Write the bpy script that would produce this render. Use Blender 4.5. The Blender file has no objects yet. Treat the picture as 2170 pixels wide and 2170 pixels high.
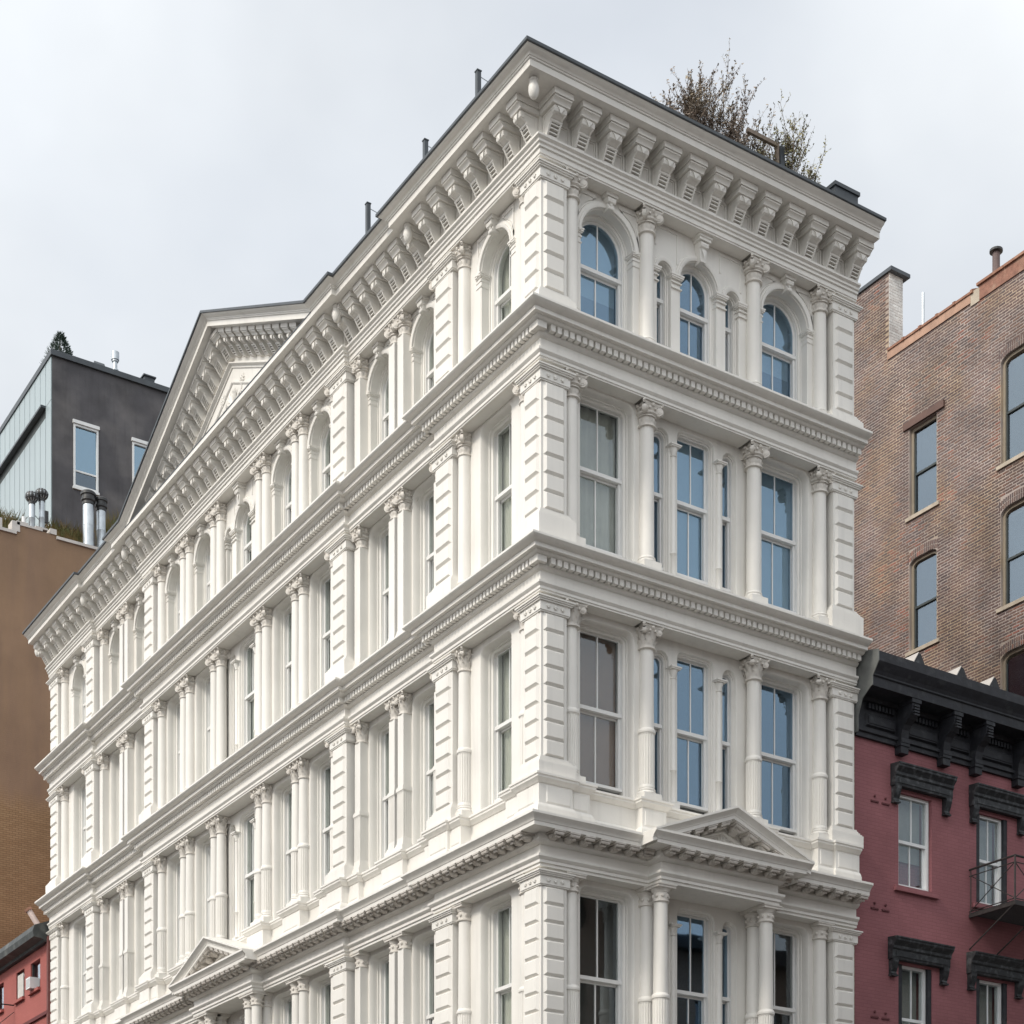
import bpy, math, random
from mathutils import Matrix, Vector
random.seed(7)
sc = bpy.context.scene
COL = sc.collection
R = math.radians
PI = math.pi
GZ = -1.7                      # street level (eye level is z = 0)

# ------------------------------------------------------------------ camera
TH = R(57.0059); D0 = 29.3; LX = 0.4758
Sn, Cs = math.sin(TH), math.cos(TH)
cam = bpy.data.cameras.new('camera'); camo = bpy.data.objects.new('camera', cam); COL.objects.link(camo)
camo.location = (-(D0*Cs + LX*Sn), -(D0*Sn - LX*Cs), 0)
camo.rotation_euler = (R(90), 0, TH - R(90))
cam.sensor_width = 36; cam.lens = 3692.8172/2170*36
cam.shift_y = (2950.03-1085)/2170
cam.clip_start = .5; cam.clip_end = 3000
sc.camera = camo

# ------------------------------------------------------------------ world, sun, exposure
SUN_DIR = Vector((-.80, -.10, .66)).normalized()      # towards the sun
w = bpy.data.worlds.new('World'); sc.world = w; w.use_nodes = True
nt = w.node_tree; N = nt.nodes; L = nt.links; N.clear()
out = N.new('ShaderNodeOutputWorld'); bg = N.new('ShaderNodeBackground'); L.new(bg.outputs[0], out.inputs[0])
sky = N.new('ShaderNodeTexSky'); sky.sky_type = 'NISHITA'; sky.sun_disc = False
sky.sun_elevation = math.asin(SUN_DIR.z); sky.sun_rotation = math.atan2(SUN_DIR.x, SUN_DIR.y)
sky.dust_density = 2.5; sky.air_density = 1.0
tc = N.new('ShaderNodeTexCoord')
mp = N.new('ShaderNodeMapping'); mp.inputs['Scale'].default_value = (1, 1, 1.5); mp.inputs['Location'].default_value = (.35, .1, .2)
L.new(tc.outputs['Generated'], mp.inputs[0])
n1 = N.new('ShaderNodeTexNoise'); n1.inputs['Scale'].default_value = 2.1; n1.inputs['Detail'].default_value = 6; n1.inputs['Roughness'].default_value = .48
L.new(mp.outputs[0], n1.inputs['Vector'])
cr = N.new('ShaderNodeValToRGB'); cr.color_ramp.elements[0].position = .30; cr.color_ramp.elements[1].position = .62
cr.color_ramp.elements[0].color = (.62, .62, .62, 1); cr.color_ramp.elements[1].color = (1, 1, 1, 1)
L.new(n1.outputs['Fac'], cr.inputs[0])
# cloud brightness: brighter on the sun's side of the sky
dp = N.new('ShaderNodeVectorMath'); dp.operation = 'DOT_PRODUCT'; dp.inputs[1].default_value = SUN_DIR
L.new(tc.outputs['Generated'], dp.inputs[0])
mr = N.new('ShaderNodeMapRange'); mr.inputs['From Min'].default_value = -.5; mr.inputs['From Max'].default_value = .8
mr.inputs['To Min'].default_value = 4.8; mr.inputs['To Max'].default_value = 12.0
L.new(dp.outputs['Value'], mr.inputs['Value'])
n2 = N.new('ShaderNodeTexNoise'); n2.inputs['Scale'].default_value = 2.3; n2.inputs['Detail'].default_value = 5; n2.inputs['Roughness'].default_value = .5
mp2 = N.new('ShaderNodeMapping'); mp2.inputs['Location'].default_value = (2.1, .7, .4); L.new(tc.outputs['Generated'], mp2.inputs[0]); L.new(mp2.outputs[0], n2.inputs['Vector'])
mr2 = N.new('ShaderNodeMapRange'); mr2.inputs['From Min'].default_value = .3; mr2.inputs['From Max'].default_value = .7
mr2.inputs['To Min'].default_value = .78; mr2.inputs['To Max'].default_value = 1.15
L.new(n2.outputs['Fac'], mr2.inputs['Value'])
mu = N.new('ShaderNodeMath'); mu.operation = 'MULTIPLY'; L.new(mr.outputs[0], mu.inputs[0]); L.new(mr2.outputs[0], mu.inputs[1])
vm = N.new('ShaderNodeVectorMath'); vm.operation = 'SCALE'; vm.inputs[0].default_value = (.95, .98, 1.0)
L.new(mu.outputs[0], vm.inputs['Scale'])
mx = N.new('ShaderNodeMix'); mx.data_type = 'RGBA'
L.new(cr.outputs[0], mx.inputs['Factor']); L.new(sky.outputs[0], mx.inputs[6]); L.new(vm.outputs[0], mx.inputs[7])
L.new(mx.outputs[2], bg.inputs[0]); bg.inputs[1].default_value = .10
sun = bpy.data.lights.new('sun', 'SUN'); suno = bpy.data.objects.new('sun', sun); COL.objects.link(suno)
suno.rotation_euler = SUN_DIR.to_track_quat('Z', 'Y').to_euler()
sun.energy = 1.5; sun.angle = R(12); sun.color = (1, .93, .82)
vs = sc.view_settings
vs.view_transform = 'Standard'; vs.look = 'None'; vs.gamma = 1; vs.use_curve_mapping = False; vs.exposure = .60
sc.cycles.max_bounces = 8; sc.cycles.diffuse_bounces = 4; sc.cycles.glossy_bounces = 3; sc.cycles.transparent_max_bounces = 8

# ------------------------------------------------------------------ materials
def mat(name, col, rough=.6, var=.06, scale=3., streak=0., bump=0., bscale=60., col2=None, patch=(.45, .62), metal=0., spec=.4, pscale=None, detail=4):
    m = bpy.data.materials.new(name); m.use_nodes = True
    t = m.node_tree; n = t.nodes; l = t.links
    b = n['Principled BSDF']; b.inputs['Roughness'].default_value = rough; b.inputs['Metallic'].default_value = metal
    b.inputs['Specular IOR Level'].default_value = spec
    g = n.new('ShaderNodeNewGeometry')
    no = n.new('ShaderNodeTexNoise'); no.inputs['Scale'].default_value = scale; no.inputs['Detail'].default_value = detail
    l.new(g.outputs['Position'], no.inputs['Vector'])
    r = n.new('ShaderNodeMapRange'); r.inputs['From Min'].default_value = .3; r.inputs['From Max'].default_value = .7
    r.inputs['To Min'].default_value = 1-var; r.inputs['To Max'].default_value = 1+var*.6; l.new(no.outputs['Fac'], r.inputs['Value'])
    base = None
    if col2:
        n3 = n.new('ShaderNodeTexNoise'); n3.inputs['Scale'].default_value = pscale or scale*.5; n3.inputs['Detail'].default_value = 6
        l.new(g.outputs['Position'], n3.inputs['Vector'])
        r3 = n.new('ShaderNodeMapRange'); r3.inputs['From Min'].default_value = patch[0]; r3.inputs['From Max'].default_value = patch[1]
        l.new(n3.outputs['Fac'], r3.inputs['Value'])
        mm = n.new('ShaderNodeMix'); mm.data_type = 'RGBA'; mm.inputs[6].default_value = (*col, 1); mm.inputs[7].default_value = (*col2, 1)
        l.new(r3.outputs[0], mm.inputs['Factor']); base = mm.outputs[2]
    f = r.outputs[0]
    if streak:
        mpp = n.new('ShaderNodeMapping'); mpp.inputs['Scale'].default_value = (7, 7, .5); l.new(g.outputs['Position'], mpp.inputs[0])
        ns = n.new('ShaderNodeTexNoise'); ns.inputs['Scale'].default_value = 1.; ns.inputs['Detail'].default_value = 5; l.new(mpp.outputs[0], ns.inputs['Vector'])
        rs = n.new('ShaderNodeMapRange'); rs.inputs['From Min'].default_value = .52; rs.inputs['From Max'].default_value = .75
        rs.inputs['To Min'].default_value = 1; rs.inputs['To Max'].default_value = 1-streak; l.new(ns.outputs['Fac'], rs.inputs['Value'])
        mm2 = n.new('ShaderNodeMath'); mm2.operation = 'MULTIPLY'; l.new(f, mm2.inputs[0]); l.new(rs.outputs[0], mm2.inputs[1]); f = mm2.outputs[0]
    v = n.new('ShaderNodeVectorMath'); v.operation = 'SCALE'; l.new(f, v.inputs['Scale'])
    if base: l.new(base, v.inputs[0])
    else: v.inputs[0].default_value = col
    l.new(v.outputs[0], b.inputs['Base Color'])
    if bump:
        nb = n.new('ShaderNodeTexNoise'); nb.inputs['Scale'].default_value = bscale; nb.inputs['Detail'].default_value = 3; l.new(g.outputs['Position'], nb.inputs['Vector'])
        bb = n.new('ShaderNodeBump'); bb.inputs['Strength'].default_value = bump; bb.inputs['Distance'].default_value = .01
        l.new(nb.outputs['Fac'], bb.inputs['Height']); l.new(bb.outputs[0], b.inputs['Normal'])
    return m

def glass(name, tint, refl, trans, rough=.02):
    m = bpy.data.materials.new(name); m.use_nodes = True
    t = m.node_tree; n = t.nodes; l = t.links; n.clear()
    o = n.new('ShaderNodeOutputMaterial'); tr = n.new('ShaderNodeBsdfTransparent'); tr.inputs[0].default_value = (*trans, 1)
    gl = n.new('ShaderNodeBsdfGlossy'); gl.inputs['Color'].default_value = (*tint, 1); gl.inputs['Roughness'].default_value = rough
    g = n.new('ShaderNodeNewGeometry'); no = n.new('ShaderNodeTexNoise'); no.inputs['Scale'].default_value = 1.3; no.inputs['Detail'].default_value = 1
    l.new(g.outputs['Position'], no.inputs['Vector'])
    bb = n.new('ShaderNodeBump'); bb.inputs['Strength'].default_value = .05; bb.inputs['Distance'].default_value = .05
    l.new(no.outputs['Fac'], bb.inputs['Height']); l.new(bb.outputs[0], gl.inputs['Normal'])
    lw = n.new('ShaderNodeLayerWeight'); lw.inputs['Blend'].default_value = .5      # same on both faces of the thin pane
    fr = n.new('ShaderNodeMath'); fr.operation = 'POWER'; fr.inputs[1].default_value = 4.; l.new(lw.outputs['Facing'], fr.inputs[0])
    mr_ = n.new('ShaderNodeMapRange'); mr_.inputs['From Min'].default_value = 0; mr_.inputs['From Max'].default_value = 1
    mr_.inputs['To Min'].default_value = refl; mr_.inputs['To Max'].default_value = 1; l.new(fr.outputs[0], mr_.inputs['Value'])
    mi = n.new('ShaderNodeMixShader'); l.new(mr_.outputs[0], mi.inputs[0]); l.new(tr.outputs[0], mi.inputs[1]); l.new(gl.outputs[0], mi.inputs[2])
    l.new(mi.outputs[0], o.inputs[0])
    return m

def brickmat(name, cols, mortar=False):
    """per-brick colour, from the island and the object"""
    m = bpy.data.materials.new(name); m.use_nodes = True
    t = m.node_tree; n = t.nodes; l = t.links; b = n['Principled BSDF']; b.inputs['Roughness'].default_value = .85
    g = n.new('ShaderNodeNewGeometry'); oi = n.new('ShaderNodeObjectInfo')
    a = n.new('ShaderNodeMath'); a.operation = 'ADD'; l.new(g.outputs['Random Per Island'], a.inputs[0]); l.new(oi.outputs['Random'], a.inputs[1])
    fr = n.new('ShaderNodeMath'); fr.operation = 'FRACT'; l.new(a.outputs[0], fr.inputs[0])
    no = n.new('ShaderNodeTexNoise'); no.inputs['Scale'].default_value = .8; no.inputs['Detail'].default_value = 5; l.new(g.outputs['Position'], no.inputs['Vector'])
    mrn = n.new('ShaderNodeMapRange'); mrn.inputs['From Min'].default_value = .3; mrn.inputs['From Max'].default_value = .7; mrn.inputs['To Min'].default_value = -.35; mrn.inputs['To Max'].default_value = .35
    l.new(no.outputs['Fac'], mrn.inputs['Value'])
    a2 = n.new('ShaderNodeMath'); a2.operation = 'MULTIPLY_ADD'; l.new(fr.outputs[0], a2.inputs[0]); a2.inputs[1].default_value = .6; l.new(mrn.outputs[0], a2.inputs[2])
    a3 = n.new('ShaderNodeMath'); a3.operation = 'ADD'; a3.inputs[1].default_value = .2; l.new(a2.outputs[0], a3.inputs[0]); a3.use_clamp = True
    c = n.new('ShaderNodeValToRGB'); l.new(a3.outputs[0], c.inputs[0])
    el = c.color_ramp.elements
    while len(el) < len(cols): el.new(.5)
    for i, k in enumerate(cols):
        el[i].position = i/(len(cols)-1); el[i].color = (*k, 1)
    nb = n.new('ShaderNodeTexNoise'); nb.inputs['Scale'].default_value = 14; nb.inputs['Detail'].default_value = 5; l.new(g.outputs['Position'], nb.inputs['Vector'])
    rr = n.new('ShaderNodeMapRange'); rr.inputs['To Min'].default_value = .7; rr.inputs['To Max'].default_value = 1.25; l.new(nb.outputs['Fac'], rr.inputs['Value'])
    nl = n.new('ShaderNodeTexNoise'); nl.inputs['Scale'].default_value = .55; nl.inputs['Detail'].default_value = 8; nl.inputs['Roughness'].default_value = .65; l.new(g.outputs['Position'], nl.inputs['Vector'])
    rl = n.new('ShaderNodeMapRange'); rl.inputs['From Min'].default_value = .32; rl.inputs['From Max'].default_value = .68; rl.inputs['To Min'].default_value = .62; rl.inputs['To Max'].default_value = 1.45; l.new(nl.outputs['Fac'], rl.inputs['Value'])
    ml = n.new('ShaderNodeMath'); ml.operation = 'MULTIPLY'; l.new(rr.outputs[0], ml.inputs[0]); l.new(rl.outputs[0], ml.inputs[1])
    v = n.new('ShaderNodeVectorMath'); v.operation = 'SCALE'; l.new(c.outputs[0], v.inputs[0]); l.new(ml.outputs[0], v.inputs['Scale']); l.new(v.outputs[0], b.inputs['Base Color'])
    return m

def coursed(name, c1, c2, mort, wid, hei, axis='B', var=.1, cpatch=None, zfade=None):
    """far brickwork: brick courses as colour and fine relief"""
    m = bpy.data.materials.new(name); m.use_nodes = True
    t = m.node_tree; n = t.nodes; l = t.links; b = n['Principled BSDF']; b.inputs['Roughness'].default_value = .85; b.inputs['Specular IOR Level'].default_value = .25
    g = n.new('ShaderNodeNewGeometry'); s = n.new('ShaderNodeSeparateXYZ'); l.new(g.outputs['Position'], s.inputs[0])
    c = n.new('ShaderNodeCombineXYZ'); l.new(s.outputs['Y' if axis == 'B' else 'X'], c.inputs[0]); l.new(s.outputs['Z'], c.inputs[1])
    bt = n.new('ShaderNodeTexBrick'); l.new(c.outputs[0], bt.inputs['Vector']); bt.inputs['Scale'].default_value = 1
    bt.inputs['Brick Width'].default_value = wid; bt.inputs['Row Height'].default_value = hei; bt.inputs['Mortar Size'].default_value = .007; bt.inputs['Mortar Smooth'].default_value = .3
    bt.inputs['Color1'].default_value = (*c1, 1); bt.inputs['Color2'].default_value = (*c2, 1); bt.inputs['Mortar'].default_value = (*mort, 1)
    no = n.new('ShaderNodeTexNoise'); no.inputs['Scale'].default_value = .6; no.inputs['Detail'].default_value = 7; l.new(g.outputs['Position'], no.inputs['Vector'])
    r = n.new('ShaderNodeMapRange'); r.inputs['From Min'].default_value = .3; r.inputs['From Max'].default_value = .7; r.inputs['To Min'].default_value = 1-var; r.inputs['To Max'].default_value = 1+var; l.new(no.outputs['Fac'], r.inputs['Value'])
    colour = bt.outputs['Color']; hfac = bt.outputs['Fac']
    if zfade:
        (zlo, zhi), pc, pc2 = zfade          # cement render above, bricks below
        m6 = n.new('ShaderNodeMapping'); m6.inputs['Scale'].default_value = (2.2, 2.2, .35); l.new(g.outputs['Position'], m6.inputs[0])
        n4 = n.new('ShaderNodeTexNoise'); n4.inputs['Scale'].default_value = .55; n4.inputs['Detail'].default_value = 11; n4.inputs['Roughness'].default_value = .62; l.new(m6.outputs[0], n4.inputs['Vector'])
        r4 = n.new('ShaderNodeMapRange'); r4.inputs['From Min'].default_value = .4; r4.inputs['From Max'].default_value = .62; l.new(n4.outputs['Fac'], r4.inputs['Value'])
        m4 = n.new('ShaderNodeMix'); m4.data_type = 'RGBA'; m4.inputs[6].default_value = (*pc, 1); m4.inputs[7].default_value = (*pc2, 1); l.new(r4.outputs[0], m4.inputs['Factor'])
        za = n.new('ShaderNodeMath'); za.operation = 'MULTIPLY_ADD'; l.new(n4.outputs['Fac'], za.inputs[0]); za.inputs[1].default_value = 1.2; l.new(s.outputs['Z'], za.inputs[2])
        rz = n.new('ShaderNodeMapRange'); rz.inputs['From Min'].default_value = zlo; rz.inputs['From Max'].default_value = zhi; l.new(za.outputs[0], rz.inputs['Value'])
        m5 = n.new('ShaderNodeMix'); m5.data_type = 'RGBA'; l.new(rz.outputs[0], m5.inputs['Factor']); l.new(colour, m5.inputs[6]); l.new(m4.outputs[2], m5.inputs[7]); colour = m5.outputs[2]
    v = n.new('ShaderNodeVectorMath'); v.operation = 'SCALE'; l.new(colour, v.inputs[0]); l.new(r.outputs[0], v.inputs['Scale']); l.new(v.outputs[0], b.inputs['Base Color'])
    bb = n.new('ShaderNodeBump'); bb.inputs['Strength'].default_value = .35; bb.inputs['Distance'].default_value = .006; bb.invert = True
    l.new(hfac, bb.inputs['Height']); l.new(bb.outputs[0], b.inputs['Normal'])
    return m

WHITE = mat('white_paint', (.745, .722, .678), .45, .055, 1.2, .085, .12, 35)
WHITE2 = mat('white_paint_brownish', (.60, .565, .52), .5, .10, 6., .10, .15, 40, col2=(.46, .42, .38), patch=(.42, .68), pscale=7)  # darker, browner mottled white for the modillions
WHITE3 = mat('white_paint_cap', (.65, .615, .565), .45, .10, 9., .0, .15, 50)
SASH = mat('sash_paint', (.74, .735, .72), .4, .03, 3.)
COPING = mat('coping_metal', (.055, .065, .075), .5, .2, 2.5, spec=.5)
GLASS = glass('window_glass', (.50, .70, .92), .22, (.72, .78, .80))
GLASS_C = glass('window_glass_plain', (.75, .84, .92), .08, (.90, .91, .90))
GLASS_B = glass('window_glass_clear', (.85, .92, .95), .07, (.93, .94, .92))
GLASS_F = glass('window_glass_far', (.62, .72, .82), .19, (.5, .55, .58))
CURT = mat('curtain_cloth', (.50, .50, .455), .9, .10, 4.)
BLIND = mat('blind_cloth', (.66, .68, .68), .9, .05, 2.)
GREYC = mat('grey_curtain', (.33, .345, .33), .9, .10, 4.)
BROWNBL = mat('brown_blind', (.25, .145, .09), .9, .08, 2.)
DARKIN = mat('interior', (.20, .20, .19), .9, .1, 1.)
ROOF = mat('roofing', (.10, .10, .10), .9, .2, 1.5)
REDP = coursed('red_painted_brick', (.27, .112, .122), (.25, .103, .112), (.225, .092, .10), .21, .068, 'A', .17)
REDL = coursed('red_render', (.36, .115, .10), (.34, .108, .094), (.32, .10, .088), .21, .068, 'B', .12)
BLACK = mat('black_paint', (.016, .017, .022), .6, .35, 7., .0, .25, 30, col2=(.04, .042, .046), patch=(.55, .75), pscale=5)
BLACKH = mat('black_paint_worn', (.022, .024, .027), .6, .3, 8., 0, .25, 40, col2=(.09, .095, .10), patch=(.5, .75), pscale=9)
LEAD = mat('grey_plate', (.13, .135, .13), .6, .25, 4., .1, .2, 20)
IRON = mat('black_iron', (.03, .026, .026), .6, .3, 12.)
WFRAME = mat('white_window_frame', (.72, .73, .73), .45, .06, 5.)
MORTAR = mat('mortar', (.38, .325, .295), .95, .30, 1.1, .12, .3, 60, col2=(.42, .325, .235), patch=(.45, .62), pscale=.7, detail=7)
BRICKS = brickmat('brown_brick', [(.085, .06, .062), (.12, .078, .073), (.15, .095, .08), (.10, .078, .078), (.17, .10, .075), (.25, .10, .075)])
WBRICK = brickmat('whitewashed_brick', [(.62, .60, .57), (.66, .65, .62), (.58, .55, .52), (.70, .69, .66), (.45, .40, .37)])
TERRA = mat('terracotta', (.30, .15, .10), .75, .25, 6., .1, .1, 30, col2=(.38, .22, .15), patch=(.5, .7))
TERRAF = mat('terracotta_flashing', (.42, .26, .185), .7, .18, 3., .2)
TANFR = mat('tan_frame', (.26, .22, .165), .6, .12, 5., .1)
SILLST = mat('sill_stone', (.45, .39, .31), .8, .15, 6.)
BROWN = coursed('brown_render', (.32, .205, .112), (.275, .17, .09), (.15, .09, .05), .21, .072, 'A', .13, zfade=((20.2, 21.0), (.28, .182, .115), (.245, .16, .108)))
STUCCO = mat('dark_stucco', (.085, .082, .088), .85, .25, 1.2, .15, .35, 25, col2=(.14, .132, .132), patch=(.48, .75), pscale=.7)
PANELM = mat('metal_panel', (.31, .375, .395), .4, .05, .5, .05, spec=.6)
PANELD = mat('dark_recess', (.05, .06, .06), .6, .1, 2.)
GALV = mat('galvanised', (.50, .54, .57), .38, .15, 5., .15, .05, 10, metal=.6)
DARKM = mat('dark_metal', (.06, .06, .06), .45, .3, 9., metal=.5)
PALE = mat('pale_coping', (.55, .52, .49), .8, .12, 4.)
GRASSM = mat('dry_grass', (.22, .15, .06), .9, .4, 8., col2=(.12, .13, .05), patch=(.4, .6))
BARK = mat('bark', (.23, .185, .15), .9, .2, 20.)
LEAFD = mat('dry_leaf', (.27, .215, .175), .8, .3, 9., col2=(.25, .21, .14), patch=(.45, .6), pscale=1.4)
LEAFY = mat('yellow_leaf', (.34, .31, .16), .8, .3, 9., col2=(.15, .15, .06), patch=(.45, .6), pscale=2)
NEEDLE = mat('needles', (.06, .09, .07), .8, .3, 6., col2=(.11, .15, .125), patch=(.45, .65), pscale=5)
ASPH = mat('asphalt', (.05, .05, .052), .9, .2, 3., 0, .3, 80)
PAVE = mat('pavement_concrete', (.22, .21, .20), .9, .12, 1.5)

# ------------------------------------------------------------------ mesh builder
class MB:
    def __init__(s): s.v = []; s.f = []
    def quad(s, *p):
        i = len(s.v); s.v += [tuple(q) for q in p]; s.f.append(tuple(range(i, i+len(p)))); return s
    def box(s, x0, x1, y0, y1, z0, z1):
        i = len(s.v)
        s.v += [(x0, y0, z0), (x1, y0, z0), (x1, y1, z0), (x0, y1, z0), (x0, y0, z1), (x1, y0, z1), (x1, y1, z1), (x0, y1, z1)]
        s.f += [tuple(i+k for k in q) for q in ((0, 3, 2, 1), (4, 5, 6, 7), (0, 1, 5, 4), (1, 2, 6, 5), (2, 3, 7, 6), (3, 0, 4, 7))]
        return s
    def frust(s, x0, x1, z0, z1, y0, y1, b, bz=None):
        """raised panel: outline at y0, face at y1 inset by b"""
        bz = b if bz is None else bz
        i = len(s.v)
        s.v += [(x0, y0, z0), (x1, y0, z0), (x1, y0, z1), (x0, y0, z1), (x0+b, y1, z0+bz), (x1-b, y1, z0+bz), (x1-b, y1, z1-bz), (x0+b, y1, z1-bz)]
        s.f += [tuple(i+k for k in q) for q in ((4, 5, 6, 7), (0, 1, 5, 4), (1, 2, 6, 5), (2, 3, 7, 6), (3, 0, 4, 7))]
        return s
    def rings(s, rs, closed=True, cap=False):
        i0 = len(s.v); n = len(rs[0])
        for r_ in rs: s.v += [tuple(p) for p in r_]
        for k in range(len(rs)-1):
            for j in range(n if closed else n-1):
                a = i0+k*n+j; b = i0+k*n+(j+1) % n
                s.f.append((a, b, b+n, a+n))
        if cap:
            s.f.append(tuple(i0+j for j in reversed(range(n)))); s.f.append(tuple(i0+(len(rs)-1)*n+j for j in range(n)))
        return s
    def lathe(s, prof, n=16, c=(0, 0), cap=True, a0=0):
        return s.rings([[(c[0]+r_*math.cos(a0+2*PI*k/n), c[1]+r_*math.sin(a0+2*PI*k/n), z) for k in range(n)] for r_, z in prof], True, cap)
    def tube(s, p, q, r0, r1=None, n=6, cap=True):
        p = Vector(p); q = Vector(q); r1 = r0 if r1 is None else r1
        d = (q-p).normalized(); u = d.orthogonal().normalized(); v = d.cross(u)
        return s.rings([[c+(u*math.cos(2*PI*k/n)+v*math.sin(2*PI*k/n))*r_ for k in range(n)] for c, r_ in ((p, r0), (q, r1))], True, cap)
    def ext(s, poly, x0, x1):
        """polygon of (y,z) extruded along x"""
        return s.rings([[(x, y, z) for y, z in poly] for x in (x0, x1)], True, True)
    def exty(s, poly, y0, y1):
        """polygon of (x,z) extruded along y"""
        return s.rings([[(x, y, z) for x, z in poly] for y in (y0, y1)], True, True)
    def ball(s, c, r_, n=8, m=5, sx=1, sy=1, sz=1):
        rs = []
        for k in range(m+1):
            t = -PI/2+PI*k/m; rr = max(math.cos(t), .03)*r_
            rs.append([(c[0]+rr*math.cos(2*PI*j/n)*sx, c[1]+rr*math.sin(2*PI*j/n)*sy, c[2]+math.sin(t)*r_*sz) for j in range(n)])
        return s.rings(rs, True, True)
    def add(s, o, M=None):
        i = len(s.v); s.v += [tuple(M @ Vector(p)) if M else p for p in o.v]; s.f += [tuple(i+k for k in q) for q in o.f]; return s
    def mesh(s, name, m, smooth=None):
        me = bpy.data.meshes.new(name); me.from_pydata(s.v, [], s.f); me.materials.append(m)
        import bmesh
        b = bmesh.new(); b.from_mesh(me); bmesh.ops.recalc_face_normals(b, faces=b.faces); b.to_mesh(me); b.free()
        if smooth:
            for p in me.polygons: p.use_smooth = True
            try: me.set_sharp_from_angle(angle=R(smooth))
            except Exception: pass
        me.update(); return me

WM = {}
def add(name, me, parent=None, M=None):
    o = bpy.data.objects.new(name, me); COL.objects.link(o)
    M = M if M is not None else Matrix.Identity(4)
    WM[o] = M
    if parent is not None:
        o.parent = parent; o.matrix_parent_inverse = WM[parent].inverted()
    o.matrix_basis = M
    return o
def thing(name, label, cat, loc=(0, 0, GZ), group=None):
    o = add(name, None, None, Matrix.Translation(loc)); o['label'] = label; o['category'] = cat
    if group: o['group'] = group
    return o
def tag(o, label, cat, group=None):
    o['label'] = label; o['category'] = cat
    if group: o['group'] = group
    return o
def fm(face, s, d=0., z=0., k=(1, 1, 1)):
    """frame on a facade: x along it, y inwards. A faces -Y, B faces -X"""
    if face == 'A': M = Matrix.Translation((s, -d, z))
    else: M = Matrix.Translation((-d, s, z)) @ Matrix.Rotation(-PI/2, 4, 'Z')
    if k != (1, 1, 1): M = M @ Matrix.Diagonal((*k, 1))
    return M

def contour(wd, h, r_, n=8, x0=0., rz=None):
    """from (-w,0) over the head to (w,0)"""
    rz = r_ if rz is None else rz
    p = [(x0-wd, 0)]
    for k in range(n+1):
        a = PI-PI/2*k/n; p.append((x0-wd+r_+r_*math.cos(a), h-rz+rz*math.sin(a)))
    for k in range(n+1):
        a = PI/2-PI/2*k/n; p.append((x0+wd-r_+r_*math.cos(a), h-rz+rz*math.sin(a)))
    p.append((x0+wd, 0)); return p

def panel(ops, xl, xr, H, steps, n=8, z0=0.):
    """wall from xl to xr, height H, with openings (xc, w, h, r[, rz]) standing on its base; steps = [(inset, y)] of the reveal"""
    b = MB(); y = steps[0][1]; x = xl
    for o in sorted(ops):
        xc, wd, h, r_ = o[:4]; rz = o[4] if len(o) > 4 else None
        c = contour(wd, h, r_, n, xc, rz)
        b.quad((x, y, z0), (xc-wd, y, z0), (xc-wd, y, H), (x, y, H))
        for k in range(1, len(c)-2):
            (xa, za), (xb, zb) = c[k], c[k+1]
            if xb-xa > 1e-6: b.quad((xa, y, za), (xb, y, zb), (xb, y, H), (xa, y, H))
        x = xc+wd
        rr = []
        for ins, yy in steps:
            k = max(r_-ins, .01); kz = None if rz is None else max(rz-ins*.6, .005)
            cc = contour(wd-ins, h-ins, k, n, xc, kz)
            rr.append([(px, yy, pz) for px, pz in cc])
        b.rings(rr, False)
    b.quad((x, y, z0), (xr, y, z0), (xr, y, H), (x, y, H))
    return b

def frame_ring(wo, ho, ro, t, y0, y1, bottom=0., n=8, zb=0., rzo=None):
    """moulded frame: outer contour, width t, from y0 (front) to y1"""
    b = MB(); ri = max(ro-t, .008)
    co = contour(wo, ho, ro, n, 0, rzo); ci = contour(wo-t, ho-t, ri, n, 0, None if rzo is None else max(rzo-t*.5, .005))
    co = [(x, z+zb if z > 0 else zb) for x, z in co]; ci = [(x, z+zb if z > 0 else zb) for x, z in ci]
    b.rings([[(x, y1, z) for x, z in co], [(x, y0, z) for x, z in co], [(x, y0, z) for x, z in ci], [(x, y1, z) for x, z in ci]], False)
    if bottom: b.box(-wo+t*.98, wo-t*.98, y0+.002, y1, zb, zb+bottom)
    return b

def sweep(path, prof, caps=True):
    """profile (offset, z) swept along a plan path, outward = left"""
    n = len(path); nor = []
    for i in range(n-1):
        dx, dy = path[i+1][0]-path[i][0], path[i+1][1]-path[i][1]; l_ = math.hypot(dx, dy); nor.append((-dy/l_, dx/l_))
    rs = []
    for i, (x, y) in enumerate(path):
        if i == 0: m = nor[0]
        elif i == n-1: m = nor[-1]
        else:
            a, c = nor[i-1], nor[i]; q = 1+a[0]*c[0]+a[1]*c[1]; m = ((a[0]+c[0])/q, (a[1]+c[1])/q)
        rs.append([(x+m[0]*d, y+m[1]*d, z) for d, z in prof])
    return MB().rings(rs, True, caps)

def plan(ivA, ivB):
    """path along A (from its far end to the corner) and then along B; intervals (s0, s1, d)"""
    p = []
    for s0, s1, d in sorted(ivA, reverse=True): p += [(s1, -d), (s0, -d)]
    q = []
    for s0, s1, d in sorted(ivB): q += [(-d, s0), (-d, s1)]
    if p and q:
        p[-1] = (-ivB_first(ivB), p[-1][1]); q[0] = p[-1]; q = q[1:]
    return p+q
def ivB_first(iv): return sorted(iv)[0][2]
def fill(breaks, s0, s1, base):
    iv = []; x = s0
    for a, b, d in sorted(breaks):
        if a > x: iv.append((x, a, base))
        iv.append((a, b, d)); x = b
    if x < s1: iv.append((x, s1, base))
    return iv

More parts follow.
